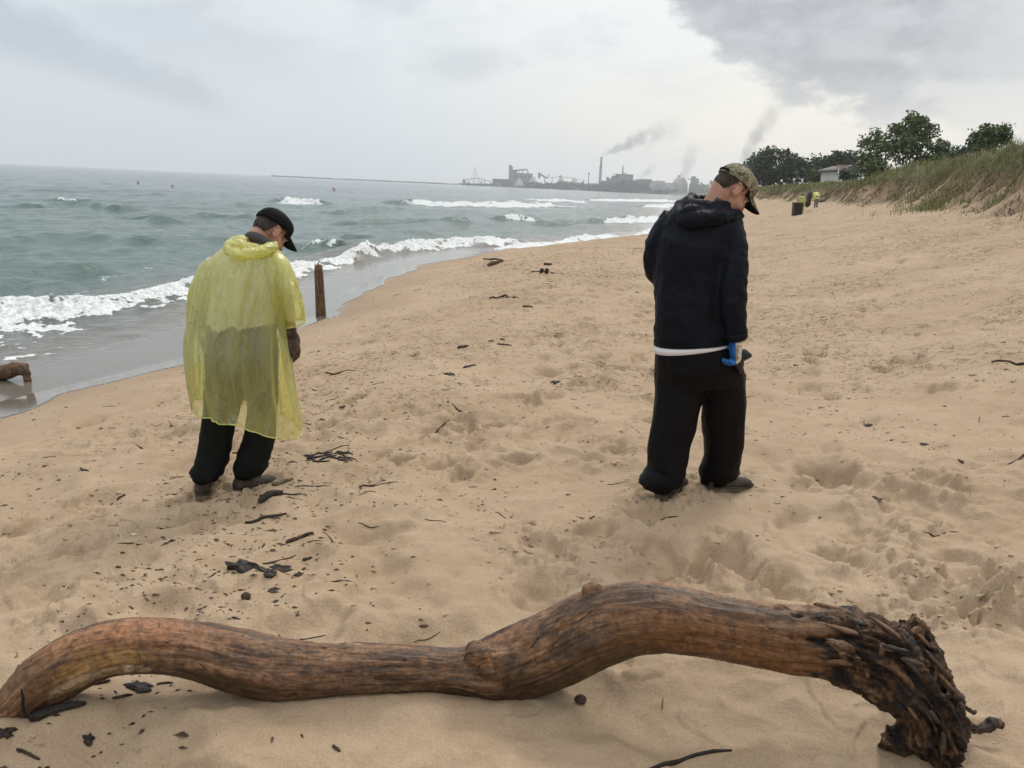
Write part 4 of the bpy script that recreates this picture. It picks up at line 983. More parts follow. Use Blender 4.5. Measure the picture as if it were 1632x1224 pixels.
def cap(O, M, s, parent, mat, under, tilt=0.0, name='cap', strap=True):
    """baseball cap: seamed crown, curved brim, top button, back strap"""
    ct, st = math.cos(tilt), math.sin(tilt); T = np.array([[ct, 0, st], [0, 1, 0], [-st, 0, ct]])
    def place(V): return (np.asarray(V) @ T.T + np.array([0.0, 0, 0.040]))*s @ M.T + O
    nu, nv = 48, 14; u = np.linspace(0, 2*np.pi, nu, endpoint=False); rings = []
    for rr_ in (1.0, 0.965):
        rs_ = []
        for v in np.linspace(0.0, 1.0, nv):
            ph = v*np.pi/2*0.97; h = 0.082*np.sin(ph)**0.9; w_ = np.cos(ph)**0.62
            seam_ = 1 + 0.012*np.cos(3*u)**8*(-1) + 0.014*pn(np.cos(u)*3+v*2, np.sin(u)*3, 5)*(v < 0.98)
            front = 0.008*np.clip(np.cos(u), 0, 1)*np.sin(ph*2)
            x = (0.108*w_*np.cos(u) - 0.004)*rr_*seam_ + front; y = 0.088*w_*np.sin(u)*rr_*seam_
            z = np.full(nu, h*rr_ - 0.010*np.clip(-np.cos(u), 0, 1)*(1-v))
            rs_.append(np.stack([x, y, z], 1))
        rings.append(rs_)
    V, F = loft(list(reversed(rings[1])) + rings[0], (True, True))
    cr = obj(name, place(V), F, mat, parent)
    def T2(px, py, pz): return np.array([px, py, pz])
    nb, nr_ = 26, 8; t = np.linspace(-1, 1, nb); top = []
    for dz_ in (0.0017, -0.0017):
        for k in np.linspace(0, 1, nr_):
            for q in t:
                a = q*R(66); ex = 0.104*math.cos(a)-0.004; ey = 0.086*math.sin(a)
                L = 0.088*max(1-abs(q)**3.2, 0.0)
                x = ex + L*k; y = ey*(1-0.10*k)
                z = 0.002 - 0.20*(L*k) - 0.030*(abs(q)**2)*k*0.8 - 0.006*k + dz_
                top.append((x, y, z))
    V = np.array(top); i, j = np.meshgrid(np.arange(nr_-1), np.arange(nb-1), indexing='ij')
    q = np.stack([i*nb+j, i*nb+j+1, (i+1)*nb+j+1, (i+1)*nb+j], -1).reshape(-1, 4); m2 = nb*nr_
    e = (nr_-1)*nb+np.arange(nb); sm = np.stack([e[:-1], e[1:], e[1:]+m2, e[:-1]+m2], 1)
    br = obj('brim', place(V), np.concatenate([q, sm]), mat, cr); V2 = V.copy()
    bu = obj('brim_underside', place(V[m2:]-[0, 0, 0.0008]), q[:, ::-1], under, cr)
    obj('button', *[(place(a), b_) for a, b_ in [ell((-0.004, 0, 0.0825), (0.008, 0.008, 0.004), None, 10, 6)]][0], mat, cr)
    if strap:
        pts = place([(-0.113*math.cos(a)+0.0, 0.0915*math.sin(a), 0.004) for a in np.linspace(-0.55, 0.55, 9)])
        obj('back_strap', *tube(pts, 0.006*s, 8, flat=0.5), under, cr)
    return cr
def hand(O, d, n, side, s=1.0, curl=0.5, fat=1.0, spread=0.06):
    """palm and five fingers: d = wrist to fingers, n = out of the palm, side = towards the thumb"""
    d, n = unit(d), unit(n); t = unit(np.cross(d, n)); t = t if t @ side > 0 else -t
    P_ = []
    rg_ = [ring_ab(O + d*q*s + n*o_*s, t*w_*s, n*h_*s*fat, 14) for q, w_, h_, o_ in ((-0.035, 0.027, 0.021, 0), (0.0, 0.031, 0.020, 0), (0.03, 0.040, 0.020, 0.002), (0.065, 0.043, 0.018, 0.002), (0.090, 0.040, 0.014, 0))]
    P_.append(body(rg_))
    for off, L, r_ in ((0.030, 0.078, 0.0098), (0.010, 0.088, 0.0102), (-0.011, 0.082, 0.0098), (-0.030, 0.064, 0.0088)):
        p = O + d*0.078*s + t*off*s; dd = unit(d + t*off*spread*20*0.3); pts = [p-d*0.02*s]; pts.append(p); ang = 0
        for seg, cu in ((0.46, 0.9), (0.30, 1.15), (0.24, 0.8)):
            ang += cu*curl; v = dd*math.cos(ang) + n*math.sin(ang); p = p + v*L*seg*s; pts.append(p)
        P_.append(tube(bez(pts, 10), np.interp(np.linspace(0, 1, 10), [0, 0.4, 0.9, 1], [r_, r_, r_*0.85, r_*0.6])*s*fat, 10))
    p = O + d*0.012*s + t*0.028*s; dd = unit(d*0.62 + t*0.62 + n*0.35); pts = [p, p+dd*0.034*s]; d2 = unit(dd*0.75 + d*0.35 + n*0.5*curl-t*0.3*curl); pts.append(pts[-1]+d2*0.032*s); pts.append(pts[-1]+unit(d2+n*0.5*curl-t*0.4*curl)*0.024*s)
    P_.append(tube(bez(pts, 9), np.array([0.015, 0.0145, 0.013, 0.012, 0.0115, 0.011, 0.0105, 0.0095, 0.007])*s*fat, 10))
    return P_
def shoe(heel, yaw, pitch, s, parent, mat, ground=None, name='boot'):
    """boot: shaped upper, separate sole with heel block, toe cap, laces"""
    M = frame(yaw, pitch); M = np.stack([M[:, 0], M[:, 1], M[:, 2]], 1)
    def pl(V): return np.asarray(V)*s @ M.T + heel
    sec = [(-0.008, 0.034, 0.03, 0.088), (0.004, 0.041, 0.03, 0.108), (0.025, 0.043, 0.028, 0.122), (0.07, 0.040, 0.028, 0.125), (0.11, 0.040, 0.028, 0.105), (0.15, 0.044, 0.028, 0.086), (0.20, 0.052, 0.028, 0.084), (0.25, 0.050, 0.028, 0.078), (0.278, 0.038, 0.028, 0.066), (0.290, 0.020, 0.03, 0.052)]
    rings = []
    for x, w_, z0, z1 in sec:
        a = np.linspace(0, 2*np.pi, 18, endpoint=False)
        yy = w_*np.sign(np.cos(a))*np.abs(np.cos(a))**0.5; zz = (z0+z1)/2 + (z1-z0)/2*np.sin(a); yy = yy*np.where(zz > (z0+z1)/2, 1-0.28*((zz-(z0+z1)/2)/((z1-z0)/2))**2, 1)
        rings.append(pl(np.stack([np.full(18, x), yy, zz], 1)))
    b_ = obj(name, *loft(rings), mat, parent)
    def outline(z, g_=1.0):
        xs = np.array([-0.012, 0.0, 0.04, 0.09, 0.14, 0.19, 0.24, 0.28, 0.300]); ws = np.array([0.020, 0.036, 0.043, 0.040, 0.044, 0.052, 0.050, 0.036, 0.012])*g_
        x = np.concatenate([xs, xs[::-1]]); y = np.concatenate([ws, -ws[::-1]]); return pl(np.stack([x, y, z+0.006*sstep(x, 0.22, 0.3)], 1))
    obj('sole', *loft([outline(0.0, 0.95), outline(0.008), outline(0.026), outline(0.036, 0.98)]), SOLE, b_, smooth=False)
    hb = []
    for k in range(7):
        x0 = 0.0+0.042*k; hb.append((pl(box(x0, x0+0.022, -0.036, 0.036, -0.007, 0.004)[0]), box(0, 1, 0, 1, 0, 1)[1]))
    obj('tread', *join(hb), SOLE, b_, smooth=False)
    lc = [tube(pl([(x, -0.026, z-0.006), (x+0.006, 0, z+0.004), (x, 0.026, z-0.006)]), 0.0035*s, 6) for x, z in ((0.105, 0.112), (0.125, 0.101), (0.145, 0.093), (0.165, 0.087))]
    obj('laces', *join(lc), mat, b_)
    obj('welt', *tube(np.vstack([outline(0.034, 1.02), outline(0.034, 1.02)[:1]]), 0.004*s, 6), mat, b_)
    return b_
def wr(co, k, amp, seed, zs=0.6):
    x, y, z = co[:, 0]*k, co[:, 1]*k, co[:, 2]*k*zs
    return amp*(pn(x+0.7*y, z+0.5*y, seed) + 0.6*(0.4-np.abs(pn(x*1.7-y, z*2.1+0.4*x, seed+1))*1.6) + 0.35*pn(x*4, z*4+y*3, seed+2))

# ---- man in the black jacket and camouflage cap (right)
YM = 0.5*(G(1050, 793)[1] + G(1155, 780)[1])+0.06; KM = YM/FPX
def mm(px): return px*KM
yl, yr = G(1050, 793)[1]+0.06, G(1160, 778)[1]+0.05
man = empty('person', [X(1105, 785, YM)[0], YM, gz(X(1105, 785, YM)[0], YM)], 'person in a black hooded jacket, black trousers and camouflage cap walking with head bowed', 'person')
# head and neck
HO = X(1165, 304, YM+0.03); HM = frame(R(76), R(42), R(0)); HS = 1.02
neck = tube([X(1128, 345, YM+0.02), X(1142, 324, YM+0.03), HO + HM @ np.array([-0.035, 0, -0.03])], [0.075, 0.064, 0.060], 16)
fuse('body', head_parts(HO, HM, HS) + [neck, ell(X(1118, 360, YM+0.02), (0.16, 0.09, 0.09)), tube([X(1136, 334, YM+0.03), HO + HM @ np.array([-0.045, 0, 0.0])], [0.066, 0.062], 16)], 0.0042, SKIN, man, 7)
eyes(HO, HM, HS, man)
obj('lips', *[(a, b_) for a, b_ in [ell(HO + HM @ (np.array([0.0995, 0, -0.066])*HS), (0.006, 0.020, 0.007), HM, 12, 8)]][0], LIP, man)
hair_shell(HO, HM, HS, man)
cap(HO, HM, HS*1.03, man, CAMO, BLACKCAP, R(-2))
# undershirt collar and hem, jacket, hood
tor = [ring_lr(1106, 322, 1160, 326, 0.085, YM+0.03), ring_lr(1075, 330, 1176, 342, 0.115, YM+0.02), ring_lr(1056, 346, 1176, 362, 0.145, YM+0.01), ring_lr(1046, 385, 1168, 398, 0.165, YM), ring_lr(1043, 430, 1160, 440, 0.17, YM), ring_lr(1043, 480, 1160, 485, 0.165, YM-0.01), ring_lr(1043, 520, 1162, 520, 0.165, YM-0.01), ring_lr(1043, 549, 1166, 541, 0.168, YM-0.01)]
arm_r = bez([(1150, 352, 26, 0.00), (1162, 372, 26, -0.03), (1167, 415, 24.5, -0.09), (1166, 455, 23.5, -0.13), (1168, 490, 22, -0.15), (1172, 520, 19.5, -0.15), (1173, 536, 18, -0.14)], 18)
arm_l = bez([(1078, 352, 25, 0.02), (1052, 384, 24, 0.05), (1045, 420, 21, 0.08), (1050, 436, 20, 0.11), (1066, 446, 18, 0.18), (1085, 452, 16, 0.27)], 18)
def armtube(A): return tube([X(a, b_, YM+dy_) for a, b_, r_, dy_ in A], A[:, 2]*KM, 16)
jd = lambda co, nm: wr(co, 6.5, 0.0085, 11) + wr(co, 15, 0.0040, 15, 0.9)
fuse('jacket', [body(tor), armtube(arm_r), armtube(arm_l)], 0.0095, JACKET, man, 5, jd)
for px, py in [(1043, 549)]: pass
hemr = [ring_lr(1042.5, 543, 1168.5, 535, 0.170, YM-0.01, 40), ring_lr(1042.0, 550, 1169, 542.5, 0.172, YM-0.01, 40)]
obj('hem_band', *loft(hemr + [ring_lr(1045, 550, 1166, 542.5, 0.160, YM-0.01, 40)], (False, False)), JACKET, man)
obj('cuff', *tube([X(1172, 527, YM-0.15), X(1173, 538, YM-0.14)], [mm(19.0), mm(18.0)], 18), JACKET, man)
hood = [tube([X(a, b_, YM+e) for a, b_, e in bez([(1150, 318, 0.13), (1098, 322, 0.10), (1082, 336, 0.0), (1090, 350, -0.10), (1118, 350, -0.145), (1150, 345, -0.12), (1172, 343, -0.03), (1180, 345, 0.06)], 22)], np.interp(np.linspace(0, 1, 22), [0, .25, .55, .8, 1], [.026, .036, .050, .034, .022]), 12),
        tube([X(a, b_, YM+e) for a, b_, e in bez([(1104, 316, 0.07), (1098, 326, -0.02), (1110, 328, -0.09), (1135, 330, -0.09), (1158, 332, -0.02)], 16)], 0.034, 12),
        ell(X(1112, 340, YM-0.10), (0.095, 0.055, 0.05)), ell(X(1096, 346, YM-0.09), (0.05, 0.05, 0.045))]
fuse('hood', hood, 0.007, JACKET, man, 5, lambda co, nm: wr(co, 14, 0.005, 21, 1.0)+wr(co, 30, 0.0022, 23, 1.0))
obj('shirt_collar', *tube([X(a, b_, YM+e) for a, b_, e in [(1140, 317, -0.045), (1150, 322, -0.05), (1160, 325, -0.03), (1168, 327, 0.02)]], mm(3.6), 10), cloth('dark_shirt', (0.06, 0.065, 0.075), (0.09, 0.095, 0.105)), man)
obj('shirt_hem', *loft([ring_lr(1056, 536, 1152, 532, 0.13, YM-0.01, 40), ring_lr(1042.5, 552, 1165, 544, 0.168, YM-0.01, 40), ring_lr(1042.5, 562, 1166, 546, 0.170, YM-0.01, 40), ring_lr(1046, 562, 1162, 546, 0.160, YM-0.01, 40)], (False, False)), SHIRT, man)
# trousers
pel = [ring_lr(1047, 540, 1164, 536, 0.145, YM-0.01), ring_lr(1044, 562, 1176, 556, 0.160, YM-0.01), ring_lr(1044, 590, 1187, 586, 0.165, YM-0.01), ring_lr(1044, 615, 1189, 612, 0.150, YM)]
def leg(rows, dys, hds): return body([ring_lr(a, b_, c_, d_, h_, YM+e) for (a, b_, c_, d_), e, h_ in zip(rows, dys, hds)])
dl, dr_ = yl-YM, yr-YM
ll = leg([(1044, 598, 1126, 602), (1044, 625, 1122, 632), (1039, 668, 1111, 674), (1031, 715, 1098, 722), (1032, 744, 1091, 750), (1019, 764, 1086, 768), (1028, 773, 1078, 770)], np.interp(np.linspace(0, 1, 7), [0, 1], [0, dl]), [.13, .125, .11, .10, .098, .115, .100])
rl = leg([(1110, 596, 1190, 594), (1118, 638, 1188, 634), (1117, 667, 1187, 665), (1121, 700, 1185, 698), (1122, 730, 1181, 730), (1115, 752, 1176, 756), (1117, 763, 1166, 758)], np.interp(np.linspace(0, 1, 7), [0, 1], [0.02, dr_]), [.13, .125, .115, .105, .10, .10, .08])
def pants_disp(co, nm):
    low = 1-sstep(co[:, 2], 0.10, 0.30)
    return wr(co, 5, 0.008, 31, 0.40) + 0.4*wr(co, 13, 0.006, 37, 0.7) + low*(0.007*pn(co[:, 0]*9+co[:, 2]*6, co[:, 2]*17+co[:, 1]*8+co[:, 0]*5, 35))
fuse('trousers', [body(pel), ll, rl], 0.0085, PANTS, man, 3, pants_disp)
def hem(rows, hds, Ys, mat, parent):
    k = 36; R_ = [ring_lr(a, b_, c_, d_, h_, Y_, k) for (a, b_, c_, d_), h_, Y_ in zip(rows, hds, Ys)]; th_ = np.linspace(0, 2*np.pi, k, endpoint=False)
    for i, r_ in enumerate(R_):
        c = r_.mean(0); r_ += (r_-c)*(0.05*np.sin(th_*3+i)+0.035*np.sin(th_*7+2*i))[:, None]; r_[:, 2] += 0.007*np.sin(th_*2+1)+0.004*np.sin(th_*5)
    c = R_[-1].mean(0); R_.append(c + (R_[-1]-c)*0.93 + [0, 0, 0.012]); obj('trouser_hem', *loft(R_, (False, False)), mat, parent)
hem([(1035, 748, 1088, 751), (1019, 764, 1087, 766), (1024, 777, 1081, 773)], [.085, .108, .098], [yl]*3, PANTS, man)
hem([(1125, 740, 1177, 740), (1114, 752, 1177, 754), (1115, 769, 1168, 762)], [.088, .100, .086], [yr]*3, PANTS, man)
pc = G(1050, 794); shoe(np.array([X(1050, 790, yl)[0], yl-0.068, gz(X(1050, 790, yl)[0], yl-0.1)-0.004]), R(30), R(2), 1.06, man, BOOT2)
pc = G(1128, 781); shoe(np.array([X(1124, 781, yr)[0], yr-0.055, gz(X(1124, 781, yr)[0], yr)-0.004]), R(74), R(1), 0.92, man, BOOT)
# right hand in a blue and white work glove
GLOVE, g, out = new_mat('dipped_glove'); ob = g.coord('Object'); ctt = g.attr('coat')
c = g.mix(g.ss(g.add(ctt, g.mul(g.sub(g.noise(ob, 60, 3), 0.5), 0.25)), 0.46, 0.54), g.mix(g.ss(g.noise(ob, 35, 4), 0.45, 0.62), (0.62, 0.57, 0.48), (0.27, 0.19, 0.12)), g.mix(g.ss(g.noise(ob, 30, 3), 0.4, 0.65), (0.012, 0.105, 0.33), (0.02, 0.17, 0.46)))
pbr(g, out, c, 0.55, g.bump(g.noise(ob, 90, 4), 0.4, 0.004), 0.4)
ho = X(1174, 546, YM-0.16); hp_ = hand(ho, X(1171, 580, YM-0.15)-ho, np.array([-0.85, -0.35, -0.1]), np.array([0, 1.0, 0]), 1.0, 0.92, 1.3)
fuse('glove', hp_, 0.0032, GLOVE, man, 2, None, lambda co: dict(coat=sstep((ho[0]-0.006-co[:, 0])-0.10*(co[:, 2]-ho[2]+0.05), -0.010, 0.010)))
ho2 = X(1090, 453, YM+0.30); fuse('left_glove', hand(ho2, np.array([0.9, 0.3, -0.2]), np.array([0.2, -0.3, -0.9]), np.array([0, 1.0, 0.2]), 0.96, 0.5, 1.25), 0.0036, GLOVE, man, 2, None, lambda co: dict(coat=sstep(-(co[:, 2]-ho2[2]), -0.012, 0.012)))
# black plastic bag bunched in that hand
PLAST = simple('black_plastic', (0.008, 0.008, 0.010), (0.013, 0.013, 0.016), 8, 0.38, 0.9, 26, 0.5)
bg_ = tube([X(a, b_, YM-0.14+e) for a, b_, e in bez([(1166, 566, 0.05), (1180, 566, 0.03), (1190, 566, 0.02), (1199, 567, 0.02)], 8)], np.array([13, 13, 12.5, 12, 10, 7, 4, 1.2])*KM, 12, flat=0.7)
tag(fuse('plastic_bag', [bg_, tube([X(a, b_, YM-0.16+e) for a, b_, e in [(1172, 566, 0.03), (1178, 584, 0.03), (1180, 596, 0.03)]], [mm(10), mm(8), mm(2)], 10)], 0.005, PLAST, None, 2, lambda co, nm: wr(co, 30, 0.004, 25, 1.0)), 'crumpled black plastic bag clutched in the blue and white glove', 'bag')

# ---- boy in the yellow rain poncho (left)
YB = 0.5*(G(330, 790)[1] + G(405, 775)[1])+0.02; KB = YB/FPX
bl_, br_ = G(330, 791)[1]+0.06, G(400, 778)[1]+0.04
boy = empty('person', [X(375, 785, YB)[0], YB, gz(X(375, 785, YB)[0], YB)], 'person in a translucent yellow rain poncho and black cap looking down at the sand', 'person')
BO = X(430, 370, YB+0.22); BM = frame(R(42), R(42), R(0)); BS = 0.95
nk = tube([X(392, 398, YB+0.12), X(404, 384, YB+0.17), BO + BM @ np.array([-0.03, 0, -0.03])], [0.062, 0.054, 0.052], 16)
fuse('body', head_parts(BO, BM, BS) + [nk, ell(X(392, 412, YB+0.11), (0.14, 0.08, 0.07))], 0.0042, SKIN, boy, 6)
eyes(BO, BM, BS, boy); hair_shell(BO, BM, BS, boy)
cap(BO, BM, BS*1.05, boy, BLACKCAP, BLACKCAP, R(-3), strap=False)
COLL = cloth('dark_collar', (0.07, 0.07, 0.073), (0.1, 0.1, 0.102), 0.85, 0.35)
obj('collar', *tube([X(a, b_, YB+e) for a, b_, e in bez([(394, 380, 0.20), (398, 376, 0.12), (412, 379, 0.09), (426, 386, 0.10), (434, 394, 0.16)], 12)], np.interp(np.linspace(0, 1, 12), [0, .4, 1], [0.018, 0.026, 0.016]), 12), COLL, boy)
st_r = [ring_lr(374, 394, 430, 398, 0.08, YB+0.13), ring_lr(350, 408, 440, 412, 0.11, YB+0.11), ring_lr(338, 440, 440, 445, 0.13, YB+0.08), ring_lr(336, 490, 438, 492, 0.13, YB+0.04), ring_lr(331, 524, 441, 526, 0.135, YB+0.02)]
ar = bez([(436, 416, 16, 0.10), (448, 450, 16, 0.08), (455, 490, 15, 0.08), (459, 515, 12, 0.11), (461, 530, 10, 0.13)], 14)
al_ = bez([(346, 416, 17, 0.12), (330, 455, 16, 0.12), (322, 500, 14, 0.16), (326, 540, 11, 0.22)], 14)
fuse('shirt', [body(st_r)] + [tube([X(a, b_, YB+e) for a, b_, r_, e in A], A[:, 2]*KB, 14) for A in (ar, al_)], 0.011, GSHIRT, boy, 4, lambda co, nm: wr(co, 8, 0.005, 41))
bp = [ring_lr(331, 514, 440, 516, 0.125, YB+0.02), ring_lr(327, 550, 442, 552, 0.145, YB), ring_lr(327, 590, 442, 592, 0.14, YB)]
def legb(rows, dys, hds): return body([ring_lr(a, b_, c_, d_, h_, YB+e) for (a, b_, c_, d_), e, h_ in zip(rows, dys, hds)])
bll = legb([(327, 580, 392, 584), (327, 635, 387, 642), (323, 673, 375, 677), (316, 720, 363, 732), (312, 738, 356, 750), (303, 751, 352, 757), (315, 759, 346, 760)], np.interp(np.linspace(0, 1, 7), [0, 1], [0, bl_-YB]), [.11, .10, .09, .08, .085, .098, .085])
brl = legb([(388, 580, 442, 584), (396, 650, 439, 672), (390, 698, 437, 704), (376, 736, 429, 738), (374, 746, 424, 746), (377, 754, 416, 751)], np.interp(np.linspace(0, 1, 6), [0, 1], [0.02, br_-YB]), [.11, .10, .09, .085, .085, .07])
fuse('trousers', [body(bp), bll, brl], 0.0085, DPANTS, boy, 3, pants_disp)
hem([(315, 737, 354, 744), (303, 750, 353, 755), (310, 763, 348, 763)], [.075, .096, .084], [bl_]*3, DPANTS, boy)
hem([(379, 736, 426, 736), (373, 746, 426, 745), (375, 759, 419, 754)], [.076, .088, .076], [br_]*3, DPANTS, boy)
pc = G(331, 794); shoe(np.array([X(331, 790, bl_)[0], bl_-0.075, gz(X(331, 790, bl_)[0], bl_-0.07)+0.004]), R(-14), R(4), 0.98, boy, BOOT)
pc = G(385, 780); shoe(np.array([X(381, 778, br_)[0], br_-0.05, gz(X(381, 778, br_)[0], br_)-0.004]), R(44), R(0), 0.84, boy, BOOT)
hb = X(461, 532, YB+0.08); fuse('glove', hand(hb, X(473, 574, YB+0.09)-hb, np.array([-0.75, 0.45, -0.1]), np.array([0.2, 1.0, 0]), 1.12, 0.38, 1.12, 0.10), 0.0034, LEATHER, boy, 2, lambda co, nm: wr(co, 50, 0.0016, 44, 1.0))
obj('glove_cuff', *tube([X(455, 514, YB+0.10), X(459, 528, YB+0.085), X(462, 539, YB+0.08)], [mm(15.5), mm(14), mm(12.5)], 14), LEATHER, boy)
hb2 = X(326, 546, YB+0.24); fuse('left_glove', hand(hb2, np.array([0.1, 0.3, -0.9]), np.array([0.9, 0.1, 0]), np.array([0, 1.0, 0]), 0.95, 0.4, 1.3), 0.0040, LEATHER, boy, 2)
# the poncho: thin translucent film
mt, g, out = new_mat('poncho_film'); ob = g.coord('Object'); ly = g.attr('layer')
crn = g.noise(g.scale(ob, (1, 1, 0.28)), 8, 4, 0.55, 1.4); cr2 = g.noise(ob, 42, 4, 0.6, 0.8)
rdg = g.m('ABSOLUTE', g.sub(g.noise(g.scale(ob, (1, 1, 0.4)), 7, 3, 0.5, 1.6), 0.5))
nmb = g.bump(g.add(g.add(crn, g.mul(cr2, 0.0)), g.mul(g.ss(rdg, 0.06, 0.0), 0.22)), 0.45, 0.030)
dif = g.node('ShaderNodeBsdfDiffuse'); g.put(dif.inputs[0], (0.94, 0.93, 0.32)); g.put(dif.inputs['Normal'], nmb)
trl = g.node('ShaderNodeBsdfTranslucent'); g.put(trl.inputs[0], (0.99, 0.95, 0.12)); g.put(trl.inputs['Normal'], nmb)
trp = g.node('ShaderNodeBsdfTransparent'); g.put(trp.inputs[0], (0.99, 0.99, 0.76))
gls = g.node('ShaderNodeBsdfGlossy'); g.put(gls.inputs[0], (0.9, 0.9, 0.85)); gls.inputs['Roughness'].default_value = 0.27; g.put(gls.inputs['Normal'], nmb)
def mixs(f, a, b_):
    n = g.node('ShaderNodeMixShader'); g.put(n.inputs[0], f); g.nt.links.new(a, n.inputs[1]); g.nt.links.new(b_, n.inputs[2]); return n.outputs[0]
body_ = mixs(0.48, dif.outputs[0], trl.outputs[0])
thin = g.ss(crn, 0.30, 0.70, 0.64, 0.75)
lw = g.node('ShaderNodeLayerWeight'); lw.inputs[0].default_value = 0.5
sh_ = mixs(g.mul(g.mul(thin, g.sub(1.0, g.mul(lw.outputs['Facing'], 0.55))), g.sub(1.0, ly)), body_, trp.outputs[0])
fr = g.node('ShaderNodeFresnel'); fr.inputs['IOR'].default_value = 1.45; g.put(fr.inputs['Normal'], nmb)
sh_ = mixs(g.m('MULTIPLY_ADD', fr.outputs[0], 0.8, 0.05), sh_, gls.outputs[0]); g.nt.links.new(sh_, out.inputs['Surface'])
FILM = mt
prow = [(378, 386, 430, 388, 0.085, 0.14), (362, 392, 440, 396, 0.125, 0.125), (345, 404, 449, 406, 0.16, 0.11), (330, 422, 456, 428, 0.185, 0.09), (318, 445, 457, 452, 0.20, 0.07), (309, 475, 456, 482, 0.215, 0.05), (302, 505, 454, 512, 0.225, 0.03), (295, 540, 457, 545, 0.235, 0.01), (295, 572, 461, 576, 0.24, 0.0), (300, 605, 467, 622, 0.245, 0.0), (304, 626, 474, 660, 0.245, 0.0), (307, 638, 477, 695, 0.25, 0.0)]
nk_, nv_ = 180, 90
R0 = np.array([ring_lr(a, b_, c_, d_, h_, YB+e, nk_, 1.0) for a, b_, c_, d_, h_, e in prow])
tt = np.linspace(0, len(prow)-1, nv_); PV = np.array([bez(R0[:, j], nv_) for j in range(nk_)]).transpose(1, 0, 2)
th = np.linspace(0, 2*np.pi, nk_, endpoint=False)
for i in range(nv_):
    v = i/(nv_-1); c = PV[i].mean(0); rad = PV[i]-c; nrm = rad/np.linalg.norm(rad, axis=1, keepdims=True); nrm[:, 2] = 0
    f = 0.034*v*pn(np.cos(th)*2.6+4, np.sin(th)*2.6+v*0.9, 61) + 0.019*v*pn(np.cos(th)*6, np.sin(th)*6+v*1.2, 62) + 0.006*pn(np.cos(th)*14, np.sin(th)*14+v*6, 63) + 0.012*(0.35-np.abs(pn(np.cos(th)*5+v*1.5, np.sin(th)*5+v*2.2, 67))*1.6)*min(1, 0.3+v)
    f = f + 0.006*pn(np.cos(th)*4+v*5, np.sin(th)*4, 64)
    f = f + 0.006*np.exp(-((th-4.95-0.1*v)/0.03)**2) + 0.006*np.exp(-((th-4.25+0.05*v)/0.03)**2)
    edge = np.abs(np.cos(th)); PV[i] = PV[i] + nrm*(f*(1-0.65*edge**4))[:, None]
    # hem: the back edge swings up on the left, the front panel hangs lower
    back = np.clip(-np.sin(th), 0, 1); hemup = sstep(v, 0.86, 1.0)*(0.040*back*(1-np.abs(np.cos(th)-0.15)) - 0.03*np.clip(np.sin(th), 0, 1)*np.clip(-np.cos(th), 0, 1))
    PV[i, :, 2] += hemup + sstep(v, 0.9, 1)*0.012*pn(np.cos(th)*5, np.sin(th)*5, 66)
Vp = PV.reshape(-1, 3); i, j = np.meshgrid(np.arange(nv_-1), np.arange(nk_), indexing='ij'); jn = (j+1) % nk_
pon = obj('poncho', Vp, np.stack([i*nk_+j, (i+1)*nk_+j, (i+1)*nk_+jn, i*nk_+jn], -1).reshape(-1, 4), FILM, boy, True, dict(layer=np.zeros(len(Vp))))
hem = PV[-1]; obj('hem_fold', *tube(np.vstack([hem, hem[:1]]), 0.0035, 6, (False, False), ref=(0, 0, 1)), FILM, pon, attrs=dict(layer=np.full((nk_+1)*6, 0.55)))
def sleeve(rows, name):
    A = bez(rows, 26); V, F = tube([X(a, b_, YB+e) for a, b_, r_, e in A], A[:, 2]*KB, 40, (False, False))
    n_ = normals(V, F); q = np.repeat(np.linspace(0, 1, 26), 40)
    V = V + n_*(0.012*pn(V[:, 0]*11, V[:, 2]*7, 71)*q + 0.005*pn(V[:, 0]*30, V[:, 2]*30, 72))[:, None]
    s_ = obj(name, V, F, FILM, pon, True, dict(layer=np.zeros(len(V))))
    rim = V[-40:]; obj('sleeve_hem', *tube(np.vstack([rim, rim[:1]]), 0.004, 6, (False, False)), FILM, s_, attrs=dict(layer=np.full(41*6, 0.55)))
sleeve([(420, 408, 6, 0.09), (437, 420, 22, 0.07), (449, 455, 26, 0.06), (457, 480, 24, 0.07), (464, 500, 22, 0.09), (468, 516, 20.5, 0.10)], 'sleeve')
sleeve([(368, 414, 6, 0.11), (342, 430, 22, 0.10), (324, 475, 25, 0.11), (318, 510, 22, 0.15), (318, 530, 20, 0.18)], 'sleeve')
hd_ = [tube([X(a, b_, YB+e) for a, b_, e in bez([(388, 380, 0.20), (368, 386, 0.10), (366, 400, 0.0), (384, 408, -0.035), (410, 404, -0.02), (428, 396, 0.03), (438, 392, 0.12), (432, 390, 0.2)], 22)], np.interp(np.linspace(0, 1, 22), [0, .3, .5, .8, 1], [.018, .030, .036, .026, .014]), 12),
       ell(X(380, 392, YB+0.035), (0.05, 0.045, 0.035)), ell(X(398, 396, YB+0.03), (0.06, 0.04, 0.03)), ell(X(384, 384, YB+0.09), (0.045, 0.05, 0.028))]
fuse('poncho_hood', hd_, 0.005, FILM, boy, 3, lambda co, nm: wr(co, 22, 0.006, 81, 1.0)+wr(co, 50, 0.0028, 84, 1.0), lambda co: dict(layer=np.full(len(co), 0.45)))
